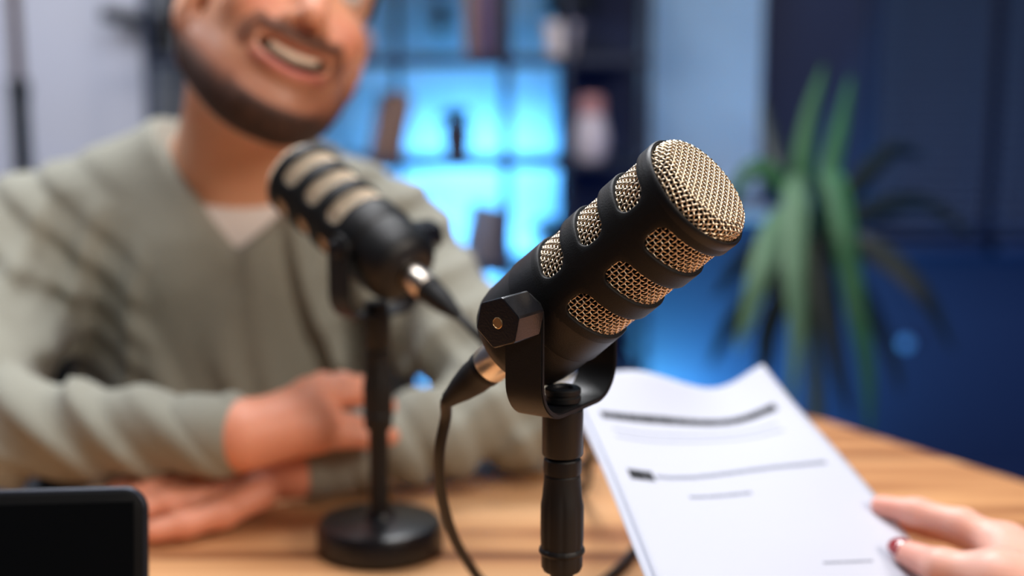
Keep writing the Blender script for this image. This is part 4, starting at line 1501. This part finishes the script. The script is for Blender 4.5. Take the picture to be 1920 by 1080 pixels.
def text_line(v, u0, u1, h_, m, seed, dv=0.0, words=True):
    rr = random.Random(seed)
    Vs, Fs, u, b = [], [], u0, 0
    while u < u1 - 0.004:
        w_ = rr.uniform(0.04, 0.10) if words else (u1 - u0)
        w_ = min(w_, u1 - u)
        vv = v + dv * (u - u0)
        V_, F2 = patch(u, u + w_, vv, vv + h_, max(2, int(w_ / 0.02) + 1), 2, 0.0003, 0.00005)
        Vs.append(V_); Fs += [tuple(i + b for i in f_) for f_ in F2]
        b += len(V_)
        u += w_ + 0.002
    o = from_np('text_line', np.concatenate(Vs) - PO, Fs, m, pp, False)
    o['kind'] = 'stuff'


text_line(0.212, 0.085, 0.91, 0.036, M['ink'], 3)
text_line(0.490, 0.075, 0.19, 0.042, M['ink'], 5)
text_line(0.503, 0.20, 0.90, 0.014, M['ink_pale'], 6, -0.02)
for v_ in (0.30, 0.335):
    text_line(v_, 0.11, 0.85, 0.006, M['ink_pale'], int(v_ * 1000))
text_line(0.585, 0.30, 0.52, 0.010, M['ink_pale'], 9)
text_line(0.86, 0.62, 0.80, 0.008, M['ink_pale'], 12)
p2 = thing('paper_sheet', 'plain white sheet lying directly under the printed one', 'paper', tuple(G[2].mean(0)))
V, F_ = patch(-0.034, 0.965, 0.0, 1, 24, 30, -0.0014, 0.00025)
from_np('sheet', V - PO, F_, M['paper'], p2)

# ------------------------------------------------------------------ the hand that holds the papers
hn = thing('person', 'person cut by the picture edge, only a hand with red nails holding the papers', 'person', (0.3112, 0.8184, 0.8237))
NO = np.array(hn.location)
f7 = Field(np.array((0.3112, 0.8184, 0.8237)) - np.array((0.13, 0.20, 0.14)), np.array((0.3112, 0.8184, 0.8237)) + np.array((0.20, 0.12, 0.10)), 0.0021)
WRI = np.array((0.345, 0.754, 0.804))
ik, mk, rk, pk = (0.308, 0.8433, 0.8212), (0.322, 0.8563, 0.8085), (0.3324, 0.865, 0.8002), (0.3397, 0.8681, 0.7889)
for q, r_ in ((ik, 0.0125), (mk, 0.0125), (rk, 0.012), (pk, 0.011)):
    f7.cone(WRI, q, 0.021, r_, 0.014)
f7.chain([ik, (0.2871, 0.8651, 0.8295), (0.2636, 0.8856, 0.8309), (0.2439, 0.9007, 0.8301)], (0.0115, 0.0098, 0.0086, 0.0070), 0.006)
f7.chain([mk, (0.3039, 0.8825, 0.8131), (0.2782, 0.9033, 0.8156), (0.2579, 0.9134, 0.8157)], (0.0115, 0.0098, 0.0086, 0.0070), 0.005)
f7.chain([rk, (0.3146, 0.8862, 0.8052), (0.3013, 0.8701, 0.8004), (0.3014, 0.8502, 0.8028)], (0.011, 0.0095, 0.0085, 0.0070), 0.005)
f7.chain([pk, (0.3261, 0.8894, 0.7948), (0.3133, 0.8734, 0.7901), (0.3122, 0.8538, 0.7942)], (0.0100, 0.0085, 0.0076, 0.0064), 0.005)
TH = [(0.3148, 0.7718, 0.8189), (0.2857, 0.7859, 0.8237), (0.2585, 0.8109, 0.8218), (0.2441, 0.8401, 0.8203)]
f7.chain(TH, (0.0190, 0.0140, 0.0108, 0.0080), 0.010)
f7.cone(TH[1], ik, 0.012, 0.010, 0.02)
FAR = np.array((0.62, 0.62, 0.83))
f7.cone(WRI, FAR, 0.026, 0.036, 0.02)
V, Fc = f7.mesh()
V = relax(V, Fc, 1, 0.4)
ho = from_np('hand', V - NO, Fc, M['skin'], hn)
cl = np.tile(np.array(srgb(232, 178, 160)[:3]), (len(V), 1))
tipm = np.zeros(len(V))
for q in (TH[3], (0.2439, 0.9007, 0.8301), (0.2579, 0.9134, 0.8157)):
    tipm = np.maximum(tipm, np.exp(-(np.linalg.norm(V - np.array(q), axis=1) / 0.03) ** 2))
cl = cl * (1 - 0.5 * tipm[:, None]) + np.array(srgb(226, 140, 124)[:3]) * 0.5 * tipm[:, None]
set_tint(ho, cl)


def nail(tip, prev, up, w, l, lift):
    tip, prev, up = Vector(tip), Vector(prev), Vector(up)
    f_ = (tip - prev).normalized()
    up = (up - f_ * up.dot(f_)).normalized()
    s_ = f_.cross(up)
    c = tip + up * lift + f_ * 0.002
    bm = bmesh.new()
    bmesh.ops.create_uvsphere(bm, u_segments=20, v_segments=12, radius=1)
    for v in bm.verts:
        a, b, d_ = v.co
        v.co = c + s_ * (a * w) + f_ * (b * l) + up * (d_ * 0.0016 - 0.0022 * a * a - 0.0012 * b * b)
        v.co -= Vector(NO)
    return from_bm('fingernail', bm, M['nail'], hn, True)


nail(TH[3], TH[2], (-0.12, -0.75, 0.62), 0.0068, 0.0100, 0.0066)
nail((0.2439, 0.9007, 0.8301), (0.2622, 0.8859, 0.8326), (0.0, 0.3, -1.0), 0.0048, 0.007, 0.0062)
nail((0.2579, 0.9134, 0.8157), (0.2782, 0.9033, 0.8156), (0.0, 0.3, -1.0), 0.0048, 0.007, 0.0062)
dd = Vector(FAR) - Vector(WRI)
lathe('sleeve', [(0.030, 0.10), (0.034, 0.098), (0.036, 0.103), (0.044, 0.24), (0.040, 0.24)], M['sleeve'], hn, 40, along(Vector(WRI - NO), dd))
